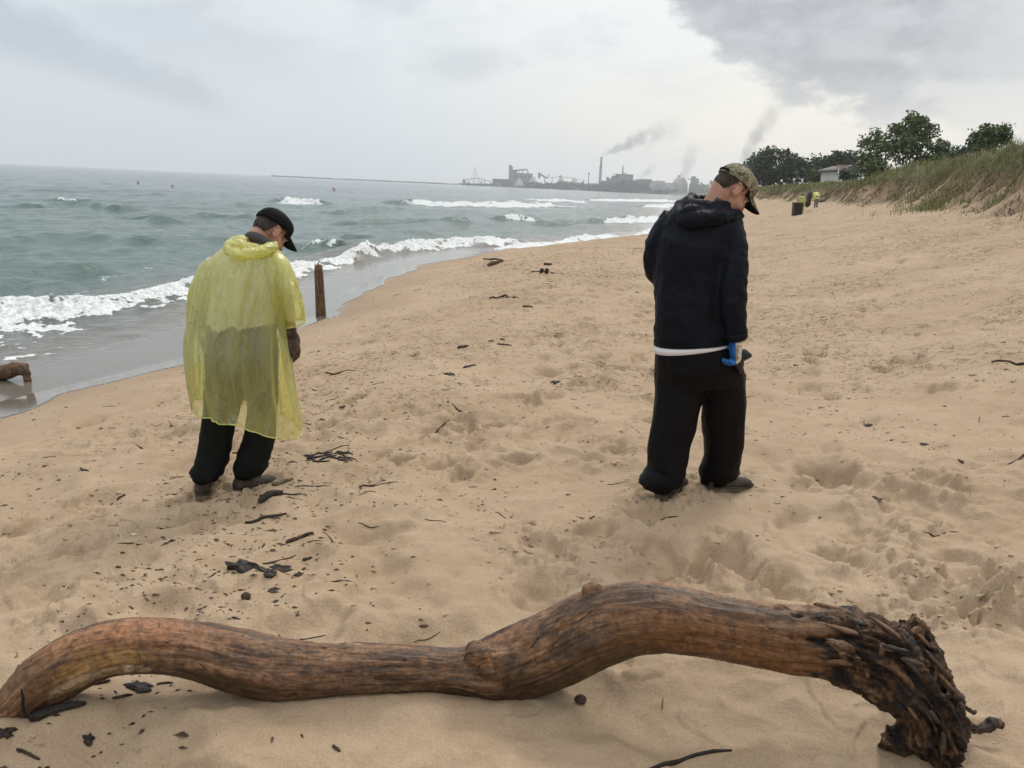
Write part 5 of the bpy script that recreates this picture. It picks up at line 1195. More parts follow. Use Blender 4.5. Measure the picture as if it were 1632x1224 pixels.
# ------------------------------------------------------------------ dune grass: blades in clumps on the crest and tufts sliding down the scarp
grg = np.random.default_rng(51)
def blades(P_, hgt, wid, lean, rgn, seg=2):
    n = len(P_); yaw = rgn.uniform(0, 2*np.pi, n); L = hgt*rgn.uniform(0.55, 1.25, n); w_ = wid*rgn.uniform(0.7, 1.3, n)
    ln = lean*rgn.uniform(0.3, 1.6, n); dx_, dy_ = np.cos(yaw)*ln + 0.12, np.sin(yaw)*ln; sx, sy = -np.sin(yaw), np.cos(yaw)
    V = np.zeros((n, 5, 3)); 
    for k, (t, wk) in enumerate(((0, 1), (0, -1), (0.55, 0.8), (0.55, -0.8), (1, 0))):
        V[:, k, 0] = P_[:, 0] + dx_*L*t**1.8 + sx*w_*wk; V[:, k, 1] = P_[:, 1] + dy_*L*t**1.8 + sy*w_*wk; V[:, k, 2] = P_[:, 2] + L*t*(1-0.35*ln*t) - 0.02
    b = np.arange(n)[:, None]*5
    return V.reshape(-1, 3), [b+[[0, 1, 3, 2]], b+[[2, 3, 4]]], np.repeat(rgn.uniform(0, 1, n), 5), np.tile([0, 0, .55, .55, 1], n)
mt, g, out = new_mat('dune_grass'); tn = g.attr('tone'); hh = g.attr('high'); ps = g.pos()
c = g.ramp(tn, [(0.0, (0.085, 0.112, 0.040)), (0.35, (0.150, 0.180, 0.062)), (0.62, (0.240, 0.250, 0.098)), (0.85, (0.30, 0.25, 0.12)), (1.0, (0.40, 0.33, 0.19))])
c = g.mix(g.ss(g.noise(ps, 0.8, 4), 0.45, 0.65, 0, 0.6), c, (0.075, 0.100, 0.036))
c = g.mix(g.ss(g.noise(ps, 0.45, 5, 0.6), 0.54, 0.68, 0, 0.45), c, (0.26, 0.24, 0.10))
b = pbr(g, out, c, 0.75, None, 0.2)
GRASS = mt
mt, g, out = new_mat('dead_roots'); tn = g.attr('tone')
pbr(g, out, g.ramp(tn, [(0.0, (0.055, 0.036, 0.024)), (0.6, (0.15, 0.098, 0.060)), (1.0, (0.27, 0.19, 0.12))]), 0.85, None, 0.15)
ROOTS = mt
def scatter(n, y0, y1, u0, u1, den):
    y = y0*(y1/y0)**grg.uniform(0, 1, n); u = grg.uniform(u0, u1, n); x = xd(y)+u
    k = grg.uniform(0, 1, n) < den(x, y, u + ragged(x, y)); x, y = x[k], y[k]
    return np.stack([x, y, H(x, y)], 1)
crest = scatter(95000, 15, 140, -0.2, 8, lambda x, y, u: sstep(u, 0.95, 1.7)*(0.45+0.65*sstep(pn(x*0.9, y*0.9, 91), -0.35, 0.2)))
k_ = np.maximum(1, crest[:, 1]/32)
V1 = blades(crest, 0.44, 0.0055*k_, 0.65, grg)
slope = scatter(34000, 15, 120, -1.2, 1.8, lambda x, y, u: sstep(u, -0.3, 0.6)*sstep(pn(x*0.55, y*0.55, 93)+0.3*pn(x*2, y*2, 94), -0.02, 0.2))
V2 = blades(slope, 0.40, 0.0065*np.maximum(1, slope[:, 1]/32), 0.7, grg)
tc = G(1505, 322); tuft = scatter(26000, 20, 40, -2.6, 1.0, lambda x, y, u: np.exp(-((x-tc[0])/0.9)**2-((y-tc[1])/2.4)**2)*sstep(pn(x*1.2, y*1.2, 97), -0.2, 0.25))
V3 = blades(tuft, 0.36, 0.008*np.ones(len(tuft)), 0.6, grg)
V4 = blades(np.array([[xd(34.)-0.6, 34, 0]])+np.zeros((1, 3)), 0.4, np.array([0.01]), 0.4, grg)
gv, gf, tn_, hg_ = [], [], [], []; n0 = 0
for V, F, t_, h_ in (V1, V2, V3):
    gv.append(V); gf += [f+n0 for f in F]; tn_.append(t_); hg_.append(h_); n0 += len(V)
by = {}
for f in gf: by.setdefault(f.shape[1], []).append(f)
o = obj('dune_grass', np.concatenate(gv), [np.concatenate(v) for v in by.values()], GRASS, None, False, dict(tone=np.concatenate(tn_), high=np.concatenate(hg_)))
tag(o, 'tall green and straw-coloured marram grass covering the dune crest', 'grass', kind='stuff')
hang = scatter(52000, 15, 110, -0.9, 2.2, lambda x, y, u: sstep(u, -0.1, 0.4)*(1-sstep(u, 1.2, 2.0))*sstep(pn(x*0.8, y*0.8, 96), -0.35, 0.1))
V, F, t_, h_ = blades(hang, 0.30, 0.008*np.maximum(1, hang[:, 1]/30), 1.2, grg)
V[:, 2] -= 0.35*np.tile([0, 0, .25, .25, 0.62], len(hang))*0.6
o = obj('dead_grass_roots', V, F, ROOTS, None, False, dict(tone=t_)); tag(o, 'brown dead roots and grass hanging from the eroded dune face', 'roots', kind='stuff')

# ------------------------------------------------------------------ trees
def leaf_mat(name, c1, c2, c3):
    mt, g, out = new_mat(name); tn = g.attr('tone')
    c = g.ramp(tn, [(0.0, c1), (0.6, c2), (1.0, c3)]); b = pbr(g, out, c, 0.65, None, 0.25)
    return mt
LEAF = leaf_mat('green_leaves', (0.060, 0.092, 0.040), (0.110, 0.155, 0.066), (0.175, 0.215, 0.095))
LEAF2 = leaf_mat('dark_leaves', (0.036, 0.056, 0.032), (0.058, 0.086, 0.048), (0.092, 0.120, 0.066))
LEAF3 = leaf_mat('bush_leaves', (0.048, 0.066, 0.024), (0.080, 0.098, 0.036), (0.125, 0.135, 0.055))
TRUNK = simple('tree_bark', (0.045, 0.036, 0.030), (0.085, 0.070, 0.058), 8, 0.9)
trg = np.random.default_rng(71)
def tree(px0, px1, ptop, pbase, Y, blobs, mat, label, n=3600, leaf=0.16, stems=3, group=None, name='broadleaf_tree', cat='tree', shell=0.62):
    """blobs: (x 0..1 across, z 0..1 up, rx, rz as fractions of width and height)"""
    w0, w1 = X(px0, pbase, Y), X(px1, pbase, Y); tp = X((px0+px1)/2, ptop, Y)[2]; W = w1[0]-w0[0]; Hh = tp-w0[2]
    base = np.array([(w0[0]+w1[0])/2, Y, 0.0]); base[2] = min(gz(base[0], Y), w0[2])
    t = empty(name, base, label, cat, group)
    Bl = []
    for bx, bz, rx, rz in blobs:
        Bl.append((np.array([w0[0]+bx*W, Y+trg.uniform(-0.18, 0.18)*W, w0[2]+bz*Hh]), np.array([rx*W, rx*W*0.85, rz*Hh])))
    # clumps: sub-centres over each blob, then leaves round every sub-centre, so gaps stay between clumps
    vol = np.array([r[0]*r[2] for c, r in Bl]); cnt_ = np.maximum(3, (vol/vol.sum()*n/46).astype(int)); LV, TN = [], []
    for (c, r), m in zip(Bl, cnt_):
        d = trg.normal(0, 1, (m, 3)); d /= np.linalg.norm(d, axis=1, keepdims=True); q = c + d*r*(shell + (1-shell)*trg.uniform(-0.6, 1.0, (m, 1)))
        for cc in q:
            k = 42; s = leaf*trg.uniform(2.2, 4.0); p = cc + np.clip(trg.normal(0, 1, (k, 3)), -1.5, 1.5)*[s, s, s*0.75]*0.52
            LV.append(p); TN.append(np.clip(trg.uniform(0.1, 0.8) + trg.normal(0, 0.18, k), 0, 1))
    Pl = np.concatenate(LV); TN = np.concatenate(TN); m = len(Pl)
    a = trg.normal(0, 1, (m, 3)); a /= np.linalg.norm(a, axis=1, keepdims=True); b_ = np.cross(a, trg.normal(0, 1, (m, 3))); b_ /= np.linalg.norm(b_, axis=1, keepdims=True)+1e-9
    s = leaf*trg.uniform(0.5, 1.05, (m, 1)); V = np.stack([Pl-a*s, Pl+b_*s*0.62, Pl+a*s, Pl-b_*s*0.62], 1).reshape(-1, 3)
    obj('crown', V, np.arange(m*4).reshape(-1, 4), mat, t, False, dict(tone=np.repeat(TN, 4)))
    P_ = []; r0 = 0.022*Hh+0.05
    for sidx in range(stems):
        tg_ = Bl[sidx % len(Bl)][0]; b0 = base + [trg.uniform(-0.06, 0.06)*W, 0, -0.3]; mid = b0*0.5+tg_*0.5 + trg.normal(0, 0.04*W, 3)*[1, 1, 0.3]
        pts = bez([b0, b0*0.75+mid*0.25+[0, 0, 0.1*Hh], mid, tg_], 9); P_.append(tube(pts, np.linspace(r0/(1+0.25*stems), r0*0.15, 9), 7))
        for _ in range(4):
            k = trg.integers(4, 9); e = tg_ + trg.normal(0, 1, 3)*Bl[sidx % len(Bl)][1]*0.6; P_.append(tube([pts[k], (pts[k]+e)/2+[0, 0, 0.03*Hh], e], np.array([0.3, 0.2, 0.08])*r0, 5))
    obj('trunk', *join(P_), TRUNK, t)
    return t
big = [(0.50, 0.82, 0.22, 0.16), (0.30, 0.70, 0.20, 0.16), (0.70, 0.72, 0.20, 0.17), (0.15, 0.50, 0.16, 0.14), (0.87, 0.50, 0.15, 0.17), (0.50, 0.55, 0.28, 0.20), (0.28, 0.38, 0.22, 0.16), (0.74, 0.35, 0.22, 0.18), (0.5, 0.28, 0.20, 0.14), (0.42, 0.93, 0.07, 0.06), (0.62, 0.92, 0.06, 0.06)]
tree(1396, 1496, 182, 272, 62, big, LEAF, 'large spreading green tree standing on the dune behind the grass', 5600, 0.14, 6, shell=0.78)
tree(1358, 1408, 205, 285, 66, [(0.60, 0.90, 0.16, 0.10), (0.45, 0.72, 0.28, 0.13), (0.70, 0.60, 0.22, 0.10), (0.35, 0.48, 0.32, 0.14), (0.62, 0.34, 0.36, 0.16), (0.3, 0.24, 0.3, 0.14)], LEAF, 'slender open-crowned tree left of the large spreading tree on the dune', 2600, 0.14, 3, shell=0.8)
tree(1542, 1604, 195, 246, 52, [(0.45, 0.72, 0.26, 0.24), (0.72, 0.68, 0.22, 0.26), (0.22, 0.5, 0.2, 0.22), (0.55, 0.4, 0.34, 0.26), (0.85, 0.45, 0.14, 0.2), (0.32, 0.3, 0.26, 0.2)], LEAF, 'round dark green tree rising alone behind the grassy dune crest at right', 3000, 0.12, 3, shell=0.74)
tree(1496, 1538, 232, 256, 75, [(0.3, 0.6, 0.3, 0.3), (0.7, 0.62, 0.3, 0.3), (0.5, 0.3, 0.5, 0.4)], LEAF2, 'low dark bush top showing over the dune grass between the two trees', 1300, 0.14, 2, name='bush', cat='bush')
tree(1534, 1560, 228, 256, 70, [(0.4, 0.6, 0.4, 0.3), (0.7, 0.3, 0.4, 0.4)], LEAF2, 'low bush at the foot of the round dark green tree on the dune', 800, 0.13, 2, name='bush', cat='bush')
G2 = 'trees behind the beach'
tree(1192, 1268, 233, 296, 150, [(0.50, 0.82, 0.25, 0.16), (0.28, 0.62, 0.22, 0.2), (0.74, 0.68, 0.22, 0.2), (0.15, 0.38, 0.17, 0.22), (0.5, 0.45, 0.36, 0.3), (0.85, 0.4, 0.18, 0.25), (0.5, 0.2, 0.45, 0.2)], LEAF2, 'broad dark rounded tree nearest the cap at the left of the tree line', 5200, 0.34, 4, G2)
tree(1176, 1214, 252, 298, 165, [(0.5, 0.7, 0.3, 0.25), (0.3, 0.4, 0.3, 0.3), (0.7, 0.4, 0.3, 0.3)], LEAF2, 'lower dark tree at the left end of the tree line half behind the cap', 1800, 0.34, 2, G2)
tree(1250, 1306, 247, 296, 158, [(0.35, 0.7, 0.26, 0.24), (0.7, 0.72, 0.26, 0.22), (0.5, 0.4, 0.45, 0.34), (0.2, 0.3, 0.2, 0.25), (0.82, 0.3, 0.2, 0.25)], LEAF2, 'dark dense tree in the middle of the tree line above the two litter pickers', 3200, 0.34, 3, G2)
tree(1296, 1362, 238, 294, 140, [(0.35, 0.74, 0.22, 0.2), (0.62, 0.80, 0.2, 0.16), (0.85, 0.62, 0.15, 0.2), (0.5, 0.5, 0.36, 0.28), (0.15, 0.5, 0.16, 0.22), (0.4, 0.22, 0.4, 0.22)], LEAF2, 'wide dark tree rising behind the white house', 4200, 0.32, 3, G2)
tree(1284, 1330, 266, 296, 128, [(0.4, 0.6, 0.35, 0.3), (0.7, 0.4, 0.3, 0.4), (0.3, 0.3, 0.3, 0.3)], LEAF3, 'light green bush in front of the dark tree line beside the white house', 1500, 0.24, 2, name='bush', cat='bush')
tree(1338, 1366, 270, 288, 92, [(0.4, 0.5, 0.4, 0.4), (0.75, 0.45, 0.3, 0.4)], LEAF2, 'dark shrub growing in front of the white house', 900, 0.16, 2, name='bush', cat='bush')
tree(1372, 1412, 252, 290, 60, [(0.35, 0.6, 0.35, 0.3), (0.7, 0.5, 0.35, 0.4), (0.4, 0.25, 0.4, 0.3)], LEAF, 'leafy green shrub at the foot of the slender tree on the dune', 1800, 0.13, 2, name='bush', cat='bush')
tree(1484, 1500, 245, 268, 60, [(0.5, 0.5, 0.4, 0.4)], LEAF, 'small shrub right of the trunk of the large spreading tree', 500, 0.12, 1, name='bush', cat='bush')

# ------------------------------------------------------------------ house behind the trees, signs, pole
WALL = simple('white_house_wall', (0.60, 0.58, 0.55), (0.66, 0.64, 0.60), 2, 0.8)
ROOF = simple('grey_roof', (0.14, 0.12, 0.115), (0.19, 0.165, 0.155), 3, 0.85)
BRICK = simple('pink_brick', (0.33, 0.235, 0.215), (0.40, 0.30, 0.275), 5, 0.9)
PANE = simple('window_pane', (0.03, 0.035, 0.04), None, rough=0.12, spec=0.6)
WHITE = simple('white_paint', (0.72, 0.72, 0.71), None, rough=0.5)
YH = 118.0
def bxp(x0, x1, yt, yb, Y, dep, off=0.0):
    a, b_ = X(x0, yb, Y), X(x1, yb, Y); tz = X((x0+x1)/2, yt, Y)[2]; bz = X((x0+x1)/2, yb, Y)[2]
    if Y > 1000 and yb > 294: bz = -2.5
    return box(a[0], b_[0], Y+off, Y+off+dep, bz, tz)
hs = empty('house', X(1350, 288, YH), 'white house with a pinkish brick chimney half hidden among the trees', 'house')
obj('wall', *bxp(1335, 1372, 273, 296, YH, 7.0), WALL, hs, smooth=False)
a, b_ = X(1336, 272.5, YH), X(1376, 272.5, YH); rz = X(1356, 262.5, YH)[2]; y0, y1 = YH-0.5, YH+7.5; zb = a[2]
rf = obj('roof', *join([loft([np.array([[a[0]-0.3, y0, zb], [b_[0]+0.3, y0, zb-0.25], [b_[0]+0.3, y0, zb-0.05], [(a[0]*0.45+b_[0]*0.55), y0, rz], [a[0]-0.3, y0, zb+0.2]]), np.array([[a[0]-0.3, y1, zb], [b_[0]+0.3, y1, zb-0.25], [b_[0]+0.3, y1, zb-0.05], [(a[0]*0.45+b_[0]*0.55), y1, rz], [a[0]-0.3, y1, zb+0.2]])])]), ROOF, hs, smooth=False)
obj('chimney', *bxp(1336, 1348, 263, 274, YH, 1.4, -0.52), BRICK, rf, smooth=False)
for x0, x1, yt, yb in ((1352, 1358, 274, 280), (1361, 1364, 275, 281), (1341, 1346, 277, 283)):
    f_ = obj('window', *bxp(x0, x1, yt, yb, YH, 0.12, -0.10), WHITE, hs, smooth=False); obj('pane', *bxp(x0+0.6, x1-0.6, yt+0.7, yb-0.7, YH, 0.06, -0.13), PANE, f_, smooth=False)
obj('porch_post', *bxp(1366, 1367, 274, 290, YH, 0.15, -0.6), WHITE, hs, smooth=False)
def sign(px, py0, py1, wpx, Y, label):
    b0 = X(px, py1, Y); t = empty('notice_sign', b0, label, 'sign')
    zt = X(px, py0, Y)[2]; hw = wpx/2*Y/FPX; gzz = min(gz(b0[0], Y), b0[2])-0.2
    obj('board', *box(b0[0]-hw, b0[0]+hw, Y-0.03, Y+0.01, zt-hw*1.5, zt), WHITE, t, smooth=False); obj('signpost', *tube([[b0[0], Y+0.03, gzz], [b0[0], Y+0.03, zt-0.05]], 0.045, 8), WHITE, t)
sign(1265, 284, 293, 4.0, 122, 'white notice sign at the edge of the trees, left of the other sign')
sign(1278, 284.5, 292, 3.5, 124, 'white notice sign at the edge of the trees, right of the other sign')
pp = X(1334.5, 288, 100); o = empty('pale_pole', [pp[0], 100, gz(pp[0], 100)], 'thin pale pole standing in the grass left of the white house', 'pole')
obj('pole_shaft', *tube([[pp[0], 100, gz(pp[0], 100)-0.3], [pp[0], 100, X(1334.5, 268, 100)[2]]], 0.05, 8), WHITE, o); obj('pole_cap', *ell([pp[0], 100, X(1334.5, 268, 100)[2]], (0.08, 0.08, 0.06)), WHITE, o)

# ------------------------------------------------------------------ litter pickers far up the beach
YEL = simple('yellow_raincoat', (0.62, 0.60, 0.16), (0.70, 0.68, 0.24), 5, 0.5, 0.4, 6)
OLIVE = simple('dull_yellow_raincoat', (0.30, 0.31, 0.09), (0.40, 0.40, 0.14), 5, 0.6, 0.4, 6)
GTR = simple('grey_trousers', (0.15, 0.14, 0.145), (0.19, 0.18, 0.18), 5, 0.8)
BLUE = simple('pale_blue_shirt', (0.36, 0.52, 0.62), (0.44, 0.60, 0.68), 5, 0.8)
def walker(px, pfeet, ptop, Y, coat, trousers, label, bend=0.2, coatlen=0.5, armdir=(0, 0)):
    b0 = X(px, pfeet, Y); x, z0 = b0[0], gz(b0[0], Y); ht = X(px, ptop, Y)[2]-z0; s = ht/1.7
    t = empty('person', [x, Y, z0], label, 'person')
    p = lambda a, b_, c: np.array([x+a*s, Y+b_*s, z0+c*s])
    sh = p(0.02, bend, 1.38-bend*0.35); hd = p(0.03, bend*1.7, 1.56-bend*0.75)
    fuse('body', [ell(hd, (0.095*s, 0.11*s, 0.125*s)), tube([sh, hd], 0.06*s, 10), ell(sh-[0, 0, 0.08*s], (0.17*s, 0.1*s, 0.14*s))] + [ell(p(sg*0.30, bend+0.05, 0.80), (0.04*s, 0.05*s, 0.07*s)) for sg in (1, -1)] + [tube([sh+[sg*0.15*s, 0, 0], p(sg*0.27, bend*0.9, 1.08), p(sg*0.30, bend+0.05, 0.80)], 0.035*s, 8) for sg in (1, -1)], 0.022, SKIN, t, 2)
    obj('hair', *ell(hd+np.array([0, -0.015, 0.02])*s, (0.102*s, 0.115*s, 0.12*s)), HAIR, t)
    fuse('raincoat' if coat is not BLUE else 'shirt', [tube([p(0, bend, 1.42-bend*0.35), p(0, bend*0.75, 1.25-bend*0.2), p(0, bend*0.3, 0.98), p(0, 0, 0.98-coatlen*0.5)], np.array([0.10, 0.22, 0.23, 0.26])*s, 14, flat=0.7), ell(p(0, bend*0.95, 1.33-bend*0.33), (0.21*s, 0.15*s, 0.11*s))] + [tube([sh+[sg*0.14*s, 0, 0], p(sg*0.28, bend*0.9, 1.08), p(sg*0.31, bend+0.04, 0.86)], np.array([0.09, 0.085, 0.08])*s, 10) for sg in (1, -1)], 0.024, coat, t, 3, lambda co, nm: 0.012*pn(co[:, 0]*7, co[:, 2]*7, 3))
    fuse('trousers', [tube([p(sg*0.07, 0, 0.95), p(sg*0.10, 0.02*sg, 0.5), p(sg*0.12, 0.07*sg, 0.06)], np.array([0.12, 0.095, 0.075])*s, 10) for sg in (1, -1)] + [ell(p(0, 0, 0.92), (0.17*s, 0.12*s, 0.13*s))], 0.024, trousers, t, 2)
    for sg in (1, -1): obj('shoe', *ell(p(sg*0.12, 0.07*sg+0.05, 0.045), (0.055*s, 0.14*s, 0.05*s)), BOOT2, t)
    return t, p
t, pA = walker(1300, 331, 299, G(1299, 331)[1], YEL, GTR, 'person in a bright yellow raincoat and grey trousers stooping at the foot of the dune', 0.32, 0.55)
YA = G(1299, 331)[1]
bag = fuse('rubbish_bag', [tube([X(a, b_, YA-0.1) for a, b_ in bez([(1293, 305), (1291, 310), (1288, 318), (1287, 325), (1289, 329)], 12)], np.interp(np.linspace(0, 1, 12), [0, .2, .6, .9, 1], [1.2, 3.6, 5.2, 4.4, 2.2])*YA/FPX, 14, flat=0.8)], 0.03, PLAST, None, 2, lambda co, nm: 0.02*pn(co[:, 0]*6, co[:, 2]*6, 3))
tag(bag, 'long black rubbish bag held by the stooping person in bright yellow', 'bag')
Yc2 = G(1273, 343)[1]
walker(1277, 337, 305, Yc2+2.2, OLIVE, OLIVE, 'person in a dull yellow raincoat standing behind the black bin', 0.2, 0.8)
bn_ = empty('litter_bin', G(1272, 343), 'square black litter bin on the sand in front of the person in dull yellow', 'bin')
c0 = G(1272, 343); hw0, hw1, hh_ = 6.2*Yc2/FPX, 6.7*Yc2/FPX, 19.5*Yc2/FPX
sq = lambda w_, z: np.array([[c0[0]-w_, c0[1]-w_+0.3, c0[2]+z], [c0[0]+w_, c0[1]-w_+0.3, c0[2]+z], [c0[0]+w_, c0[1]+w_+0.3, c0[2]+z], [c0[0]-w_, c0[1]+w_+0.3, c0[2]+z]])
obj('bin_body', *loft([sq(hw0, -0.05), sq(hw1, hh_*0.94)]), CHAR, bn_, smooth=False); obj('bin_rim', *loft([sq(hw1*1.05, hh_*0.92), sq(hw1*1.05, hh_), sq(hw1*0.9, hh_), sq(hw1*0.88, hh_*0.93)], (False, True)), CHAR, bn_, smooth=False)
for sx in (-1, 1): obj('bin_rib', *box(c0[0]+sx*hw0*0.5-0.02, c0[0]+sx*hw0*0.5+0.02, c0[1]-hw1+0.27, c0[1]-hw1+0.36, c0[2], c0[2]+hh_*0.9), CHAR, bn_, smooth=False)
Yd = 84.0; walker(1339, 311, 286, Yd, BLUE, GTR, 'person in a pale blue shirt half hidden in the dune grass below the house', 0.25, 0.3)

# ------------------------------------------------------------------ far shore: spit, works, chimney
FAR = simple('far_shore_ground', (0.10, 0.095, 0.08), (0.16, 0.15, 0.12), 0.01, 0.9)
YF = 2100.0
nx, ny = 60, 14; V = []
for j in range(ny):
    for i in range(nx):
        px = 700 + (1330-700)*i/(nx-1); yf = np.interp(px, [700, 735, 1037, 1110, 1330], [2300, 2170, 1880, 1720, 1500]); y = yf + (j/(ny-1))**1.5*1800
        x = X(px, 300, yf)[0]*(1+0.0*j) + 0.02*j
        z = LAKE - 2.0 + 6.0*sstep(np.array(y-yf), -2, 30)*sstep(np.array(float(px)), 700, 745)+ 1.5*pn(np.array(x*0.01), np.array(y*0.01), 3)*(j > 0)
        V.append((x*y/yf, y, float(z)))
i, j = np.meshgrid(np.arange(nx-1), np.arange(ny-1)); q = (j*nx+i).ravel()
tag(obj('far_shore', V, np.stack([q, q+1, q+nx+1, q+nx], 1), FAR), kind='structure')
ROCK = simple('breakwater_rock', (0.075, 0.075, 0.075), (0.13, 0.13, 0.125), 0.2, 0.9, 0.6, 0.6)
bp_ = [np.array([X(px, 281, 2220)[0], 2220 + 0.0*px, 0]) for px in np.linspace(433, 742, 60)]
rg_ = [np.array([[p[0], p[1]-9, LAKE-1.5], [p[0], p[1]-3, LAKE+2.4+0.7*trg.uniform(-1, 1)], [p[0], p[1]+3, LAKE+2.5+0.7*trg.uniform(-1, 1)], [p[0], p[1]+9, LAKE-1.5]]) for p in bp_]
tag(obj('breakwater', *loft(rg_), ROCK), 'long low dark rock breakwater reaching left from the works into the lake', 'breakwater')
C1 = simple('blue_grey_cladding', (0.13, 0.15, 0.17), (0.17, 0.19, 0.21), 0.05, 0.7)
C2 = simple('dark_cladding', (0.075, 0.085, 0.095), (0.11, 0.12, 0.13), 0.05, 0.7)
C3 = simple('pale_cladding', (0.36, 0.35, 0.32), (0.45, 0.44, 0.41), 0.05, 0.7)
C4 = simple('weathered_concrete', (0.26, 0.26, 0.25), (0.34, 0.33, 0.32), 0.05, 0.8)
def bld(name, label, cat, px, pb, Y): return empty(name, X(px, pb, Y), label, cat)
def P(name, par, mat, *bx):
    for b_ in bx: obj(name, *bxp(*b_), mat, par, smooth=False)
def bar(p0, p1, r, Y): return tube([X(*p0, Y), X(*p1, Y)], r, 6)
Y1 = 2150.0
t = bld('mill_building', 'tall blue-grey mill with a square tower and stepped roofs at the left of the works', 'factory', 830, 296, Y1)
P('tower', t, C1, (810, 816, 265, 297, Y1, 12)); P('tower_top', t, C4, (811, 815, 262.5, 265, Y1, 9, 1)); P('main_block', t, C1, (816.2, 848, 276, 297, Y1, 30)); P('upper_block', t, C1, (816.2, 824, 271, 276, Y1, 20, 3), (836, 848, 277, 279, Y1, 22, 2))
obj('conveyor', *join([bar((816, 272), (840, 270), 1.6, Y1), bar((840, 270), (842, 277), 1.0, Y1), bar((826, 271), (828, 277), 0.7, Y1), bar((834, 270.5), (832, 277), 0.7, Y1)]), C2, t)
for k in range(5): obj('window', *bxp(819+5.5*k, 822+5.5*k, 281, 283.5, Y1, 0.5, -0.6), PANE, t, smooth=False)
t = bld('long_shed', 'long dark shed low on the shore left of the mill tower', 'shed', 798, 296, Y1); P('wall', t, C2, (785, 812, 286.5, 297, Y1-40, 26)); P('roof', t, C2, (784, 813, 285.3, 286.5, Y1-41, 28)); P('door', t, C3, (795, 797, 291, 295, Y1-40, 0.5, -0.6))
t = bld('mast', 'thin radio mast with stays at the left end of the works', 'mast', 757, 292, Y1); obj('mast_pole', *bar((757, 292), (757.3, 266), 0.55, Y1), C2, t); obj('stay', *join([bar((757, 270), (748, 291), 0.25, Y1), bar((757, 270), (766, 292), 0.25, Y1)]), C2, t)
t = bld('loading_gantry', 'low loading gantry and conveyor at the left end of the spit', 'gantry', 750, 292, Y1)
obj('gantry_beam', *join([bar((738, 286), (762, 284), 0.6, Y1), bar((762, 284), (785, 290), 0.6, Y1)]), C2, t); obj('gantry_leg', *join([bar((x, 285), (x, 292), 0.7, Y1) for x in (739, 746, 754, 762, 772)]), C2, t); P('gantry_house', t, C2, (737, 742, 287, 291, Y1, 8))
def pile(px0, px1, pt, Y, label):
    a, b_ = X(px0, 297, Y), X(px1, 297, Y); h = X((px0+px1)/2, pt, Y)[2]-a[2]; R_ = (b_[0]-a[0])/2; c = (a+b_)/2; u = np.linspace(0, 2*np.pi, 24, endpoint=False)
    rings = [c + np.stack([np.cos(u)*R_*f, np.sin(u)*R_*f, np.full(24, h*(1-f)**0.92)], 1)*(1+0.03*pn(u*2, u*0+f*4, 5))[:, None] for f in (1.0, 0.8, 0.6, 0.4, 0.2, 0.05)]
    tag(obj('stockpile', *loft(rings), C3), label, 'stockpile')
pile(818, 836, 283, Y1-50, 'small pale stockpile cone in front of the mill'); pile(838, 862, 281, Y1-30, 'pale stockpile cone at the right flank of the mill')
pile(884, 904, 281, Y1-20, 'pale stockpile cone under the conveyor left of the chimney'); pile(904, 926, 283.5, Y1-10, 'broad pale stockpile cone nearest the thin stack')
t = bld('stacker', 'dark stacker machine with a raised boom between the stockpiles', 'crane', 866, 290, Y1); P('head_house', t, C2, (857.5, 861, 275, 284, Y1, 5)); obj('boom', *join([bar((859, 276), (872, 284), 1.6, Y1), bar((872, 284), (875, 278), 0.9, Y1), bar((862, 279), (870, 284), 0.8, Y1), bar((868, 284), (868, 292), 1.0, Y1)]), C2, t)
t = bld('conveyor_bridge', 'long thin conveyor bridge over the pale stockpiles', 'conveyor', 895, 285, Y1); obj('bridge_span', *join([bar((872, 284), (893, 281.5), 0.5, Y1), bar((893, 281.5), (914, 284), 0.5, Y1), bar((914, 284), (926, 288), 0.5, Y1)]), C2, t); P('transfer_house', t, C4, (891.5, 895, 279.5, 284, Y1, 6)); obj('trestle', *join([bar((x, y_), (x, 294), 0.6, Y1) for x, y_ in ((880, 282.5), (893, 281), (914, 283))]), C2, t)
Y2 = 2050.0
def stack(px, ptop, pb, r0, r1, Y, mat, label, bands=()):
    a, b_ = X(px-1.0, pb, Y), X(px+0.6, ptop, Y); b_ = np.array([a[0]+0.0, a[1], b_[2]]); t = empty('chimney', a, label, 'chimney')
    obj('shaft', *tube([a+(b_-a)*q for q in np.linspace(0, 1, 8)], np.linspace(r0, r1, 8), 18), mat, t)
    for f in bands: c = a+(b_-a)*f; obj('platform', *tube([c-[0, 0, 1.0], c+[0, 0, 1.0]], r0+(r1-r0)*f+1.3, 18), C2, t)
    obj('rim', *tube([b_-[0, 0, 0.8], b_+[0, 0, 0.4]], r1+0.4, 18), C2, t)
    return b_
TOP = stack(957, 250.5, 292, 3.4, 2.3, Y2, C4, 'tall pale chimney trailing grey smoke above the works', (0.60,))
stack(938.5, 275, 295, 1.0, 0.75, Y2, C2, 'thin dark stack left of the tall chimney', (0.9,)); stack(931, 286.5, 296, 1.3, 1.1, Y2, C2, 'short dark stack left of the thin stack')
t = bld('furnace_building', 'big blue-grey furnace building with stepped roofs right of the tall chimney', 'factory', 995, 298, Y2)
P('main_hall', t, C1, (983, 1008, 279, 300, Y2, 40)); P('roof_slab', t, C2, (981.5, 1009.5, 277.6, 279, Y2-1, 42)); P('stepped_wing', t, C1, (971, 983, 284, 300, Y2+4, 30), (976, 983, 280, 284, Y2+6, 24)); P('low_wing', t, C1, (955, 971, 288, 300, Y2+8, 30), (1008, 1020, 288, 300, Y2+6, 30)); P('vent_block', t, C2, (966.5, 970, 282, 288, Y2+10, 8), (976.5, 979, 281, 284, Y2+2, 6), (996, 998, 275.5, 277.6, Y2+4, 6))
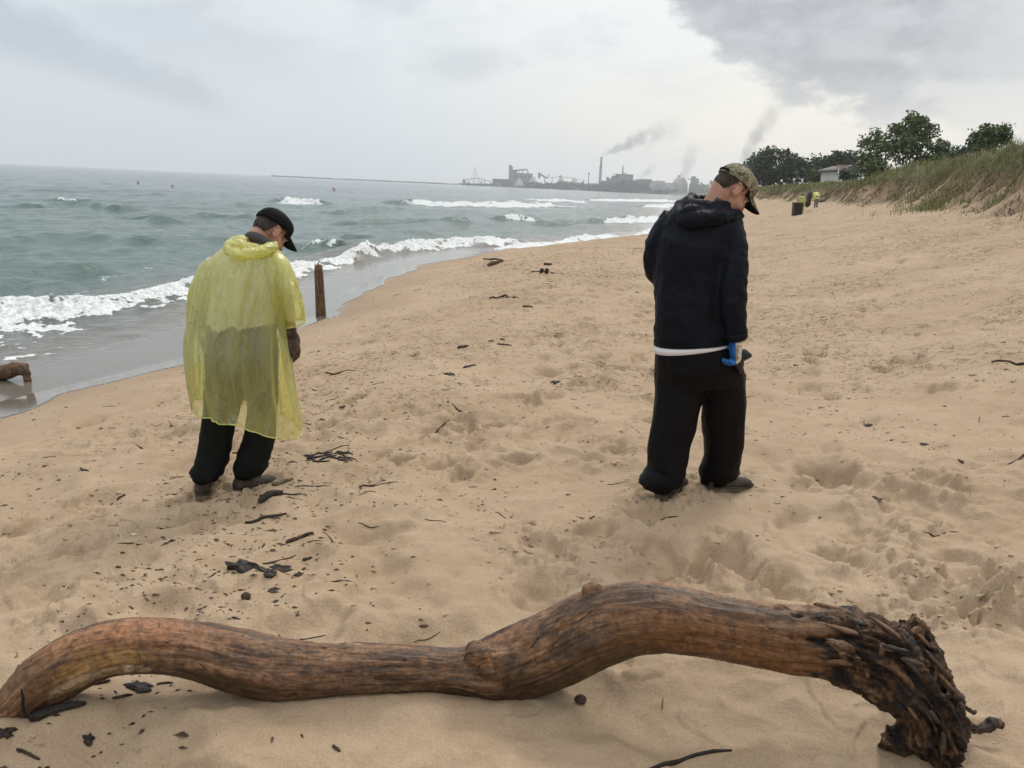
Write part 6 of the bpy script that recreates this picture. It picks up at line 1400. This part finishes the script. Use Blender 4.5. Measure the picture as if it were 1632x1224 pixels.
t0_ = tube([X(992.5, 279, Y2+10), X(993, 264, Y2+10)], [1.9, 1.1], 10); obj('roof_stack', *t0_, C2, t)
t = bld('rolling_shed', 'low dark mill shed behind the shore trees right of the furnace building', 'shed', 1030, 298, Y2); P('wall', t, C1, (1012, 1044, 288, 302, Y2-60, 40)); P('roof', t, C2, (1023, 1039, 285.5, 288, Y2-58, 30)); P('roof_vent', t, C2, (1014, 1020, 286, 288, Y2-58, 10))
Y3 = 1850.0
t = bld('white_hall', 'long white hall with a raised roof section right of the shore trees', 'factory', 1055, 303, Y3); P('wall', t, C3, (1039, 1076, 291, 304, Y3, 40)); P('roof_section', t, C3, (1047.5, 1060, 288, 291, Y3+2, 24)); P('wall_band', t, C4, (1045, 1060, 293.5, 296, Y3, 0.6, -0.8)); P('loading_door', t, C2, (1062, 1064, 299, 303, Y3, 0.6, -0.8), (1049, 1051, 300, 303, Y3, 0.6, -0.8))
t = bld('storage_dome', 'pale rounded storage dome with a small top house at the right of the works', 'dome', 1087, 304, Y3)
a, b_ = X(1074, 304, Y3), X(1100, 304, Y3); c = (a+b_)/2; Rr = (b_[0]-a[0])/2; ht = X(1087, 281, Y3)[2]-c[2]; u = np.linspace(0, 2*np.pi, 32, endpoint=False)
obj('dome_shell', *loft([c+[0, 30, 0]+np.stack([np.cos(u)*Rr*f, np.sin(u)*Rr*f, np.full(32, ht*z)], 1) for f, z in ((1.0, -0.5), (1.0, 0), (0.99, 0.3), (0.95, 0.5), (0.8, 0.72), (0.58, 0.88), (0.32, 0.97), (0.12, 1.0))]), C3, t)
P('top_house', t, C4, (1084, 1088, 279, 282, Y3, 5, 26), (1081, 1094, 286, 287, Y3, 3, 8)); obj('dome_pole', *bar((1085.5, 279), (1086, 274), 0.6, Y3+30), C2, t)
t = bld('coal_tower', 'blue-grey tower block with a slanting conveyor at the right end of the works', 'factory', 1106, 304, Y3); P('tower', t, C1, (1101, 1112, 284, 306, Y3, 14)); P('tower_head', t, C1, (1103, 1109, 281, 284, Y3+2, 10)); P('base_block', t, C2, (1100.5, 1112.5, 293, 306, Y3-2, 20)); obj('conveyor', *join([bar((1096, 284), (1102, 287), 1.0, Y3), bar((1111, 289), (1126, 296), 1.1, Y3)]), C1, t); P('low_shed', t, C1, (1112.5, 1130, 294, 307, Y3+5, 20)); obj('lightning_mast', *bar((1118.5, 296), (1118.7, 284), 0.3, Y3), C2, t)
# woods along the far shore: one mass
Pl, TN = [], []
for px0, px1, pt, pb, Y, m in ((735, 840, 291, 297, 2120, 380), (835, 930, 289.5, 301, 2020, 700), (893, 905, 289, 301, 1990, 160), (926, 968, 292, 305, 1960, 420), (960, 1040, 289.5, 306, 1920, 1500), (985, 1020, 287.5, 306, 1915, 500), (1036, 1080, 300, 307, 1840, 160), (1100, 1135, 299, 309, 1800, 260), (1135, 1200, 288, 312, 1700, 900)):
    for _ in range(m):
        px = trg.uniform(px0, px1); top = pt + 2.2*(1+pn(np.array(px*0.11), np.array(Y*0.01), 7)) ; py = trg.uniform(float(top), pb); c = X(px, py, Y)+[0, trg.uniform(0, 25), 0]
        Pl.append(c); TN.append(trg.uniform(0, 0.8))
Pl = np.array(Pl); m = len(Pl); rep = 5; Pq = np.repeat(Pl, rep, 0)+trg.normal(0, 1.5, (m*rep, 3)); m2 = len(Pq)
a = trg.normal(0, 1, (m2, 3)); a /= np.linalg.norm(a, axis=1, keepdims=True); b_ = np.cross(a, trg.normal(0, 1, (m2, 3))); b_ /= np.linalg.norm(b_, axis=1, keepdims=True); s = trg.uniform(0.9, 2.0, (m2, 1))
V = np.stack([Pq-a*s, Pq+b_*s, Pq+a*s, Pq-b_*s], 1).reshape(-1, 3)
tag(obj('far_woods', V, np.arange(m2*4).reshape(-1, 4), LEAF2, None, False, dict(tone=np.repeat(np.repeat(TN, rep), 4))), 'band of dark trees along the far shore in front of the works', 'woods', kind='stuff')
# buoys on the lake
ORG = simple('orange_band', (0.55, 0.14, 0.04), None, rough=0.5)
def buoy(px, py, hpx, label, dark=False):
    p = Z(px, py, LAKE); k = np.linalg.norm(p-CAM)/FPX; h = hpx*k; m = CHAR if dark else WHITE; t = empty('buoy', p, label, 'buoy')
    obj('float', *loft([ring_ab(p+[0, 0, z*h], np.array([r_*h, 0, 0]), np.array([0, r_*h, 0]), 12) for z, r_ in ((-0.2, 0.15), (0.05, 0.26), (0.3, 0.22), (0.5, 0.13), (0.9, 0.10), (1.0, 0.05))]), m, t)
    if not dark: obj('band', *loft([ring_ab(p+[0, 0, z*h], np.array([0.245*h, 0, 0]), np.array([0, 0.245*h, 0]), 12) for z in (0.18, 0.34)]), ORG, t)
buoy(275, 298, 9, 'white and orange buoy on the lake above the poncho'); buoy(532, 303, 9, 'small white buoy on the lake right of the black cap'); buoy(220, 292, 4, 'small black float on the lake at left', True)

# ------------------------------------------------------------------ smoke from the works, and the rain-hazed air
def plume(org, L, ang, r0, k, rise, dens, label, col=(0.62, 0.63, 0.66), nsc=0.06, thr=0.46):
    """smoke in its own frame: drifts along local x, first climbing steeply"""
    mt, g, out = new_mat('smoke'); v = g.coord('Object'); x, y, z = g.xyz(v)
    t = g.m('MAXIMUM', g.mul(x, 1/L), 0.0005); zc = g.mul(g.m('POWER', t, 0.6), rise); R_ = g.add(g.mul(x, k), r0)
    d = g.m('DIVIDE', g.m('SQRT', g.add(g.m('POWER', g.sub(z, zc), 2.0), g.m('POWER', y, 2.0))), R_)
    n = g.noise(v, nsc, 5, 0.62, 0.3); f = g.ss(g.add(d, g.mul(g.sub(0.5, n), 1.9)), 1.05, 0.35)
    f = g.mul(f, g.ss(t, 1.0, 0.35)); f = g.mul(f, g.ss(n, thr-0.14, thr+0.1)); f = g.m('DIVIDE', g.mul(f, dens), g.add(1.0, g.mul(t, 2.5)))
    pv = g.node('ShaderNodeVolumePrincipled'); g.put(pv.inputs['Color'], col); g.put(pv.inputs['Density'], f); g.nt.links.new(pv.outputs[0], out.inputs['Volume'])
    xs = np.linspace(0, 1, 14); rg_ = []
    for q in xs: rg_.append(ring_ab([q*L, 0, rise*max(q, 0.0005)**0.6], np.array([0, 1.0, 0])*(r0+k*q*L)*1.5, np.array([0, 0, 1.0])*(r0+k*q*L)*1.5, 14))
    o = obj('smoke_plume', *loft(rg_), mt); o.location = tuple(org); o.rotation_euler = (0, -ang, 0)
    tag(o, label, 'smoke'); return o
plume(TOP+[0, 0, 0], 205, R(14), 4.5, 0.18, 34, 0.085, 'long grey smoke plume drifting right from the tall chimney', (0.60, 0.61, 0.64), 0.05)
plume(X(1016, 287, Y2), 60, R(30), 6, 0.16, 10, 0.07, 'short faint smoke puff over the low shed right of the furnace building', (0.55, 0.56, 0.58), 0.05)
plume(X(1088, 283, Y3+30), 90, R(78), 9, 0.16, -6, 0.06, 'grey steam cloud rising above the storage dome', (0.62, 0.62, 0.65), 0.05)
plume(X(1176, 268, Y3), 178, R(66), 7, 0.17, -8, 0.06, 'tall dark smoke column rising towards the cloud behind the camouflage cap', (0.45, 0.46, 0.49), 0.045)
mt, g, out = new_mat('haze_air'); pv = g.node('ShaderNodeVolumePrincipled'); pv.inputs['Color'].default_value = (0.93, 0.96, 1.0, 1); pv.inputs['Density'].default_value = 0.00023; pv.inputs['Anisotropy'].default_value = 0.25
g.nt.links.new(pv.outputs[0], out.inputs['Volume'])
V, F = box(-9600, 9600, -9600, 9600, -4.5, 285)
tag(obj('haze', V, F, mt, None, False), kind='stuff')
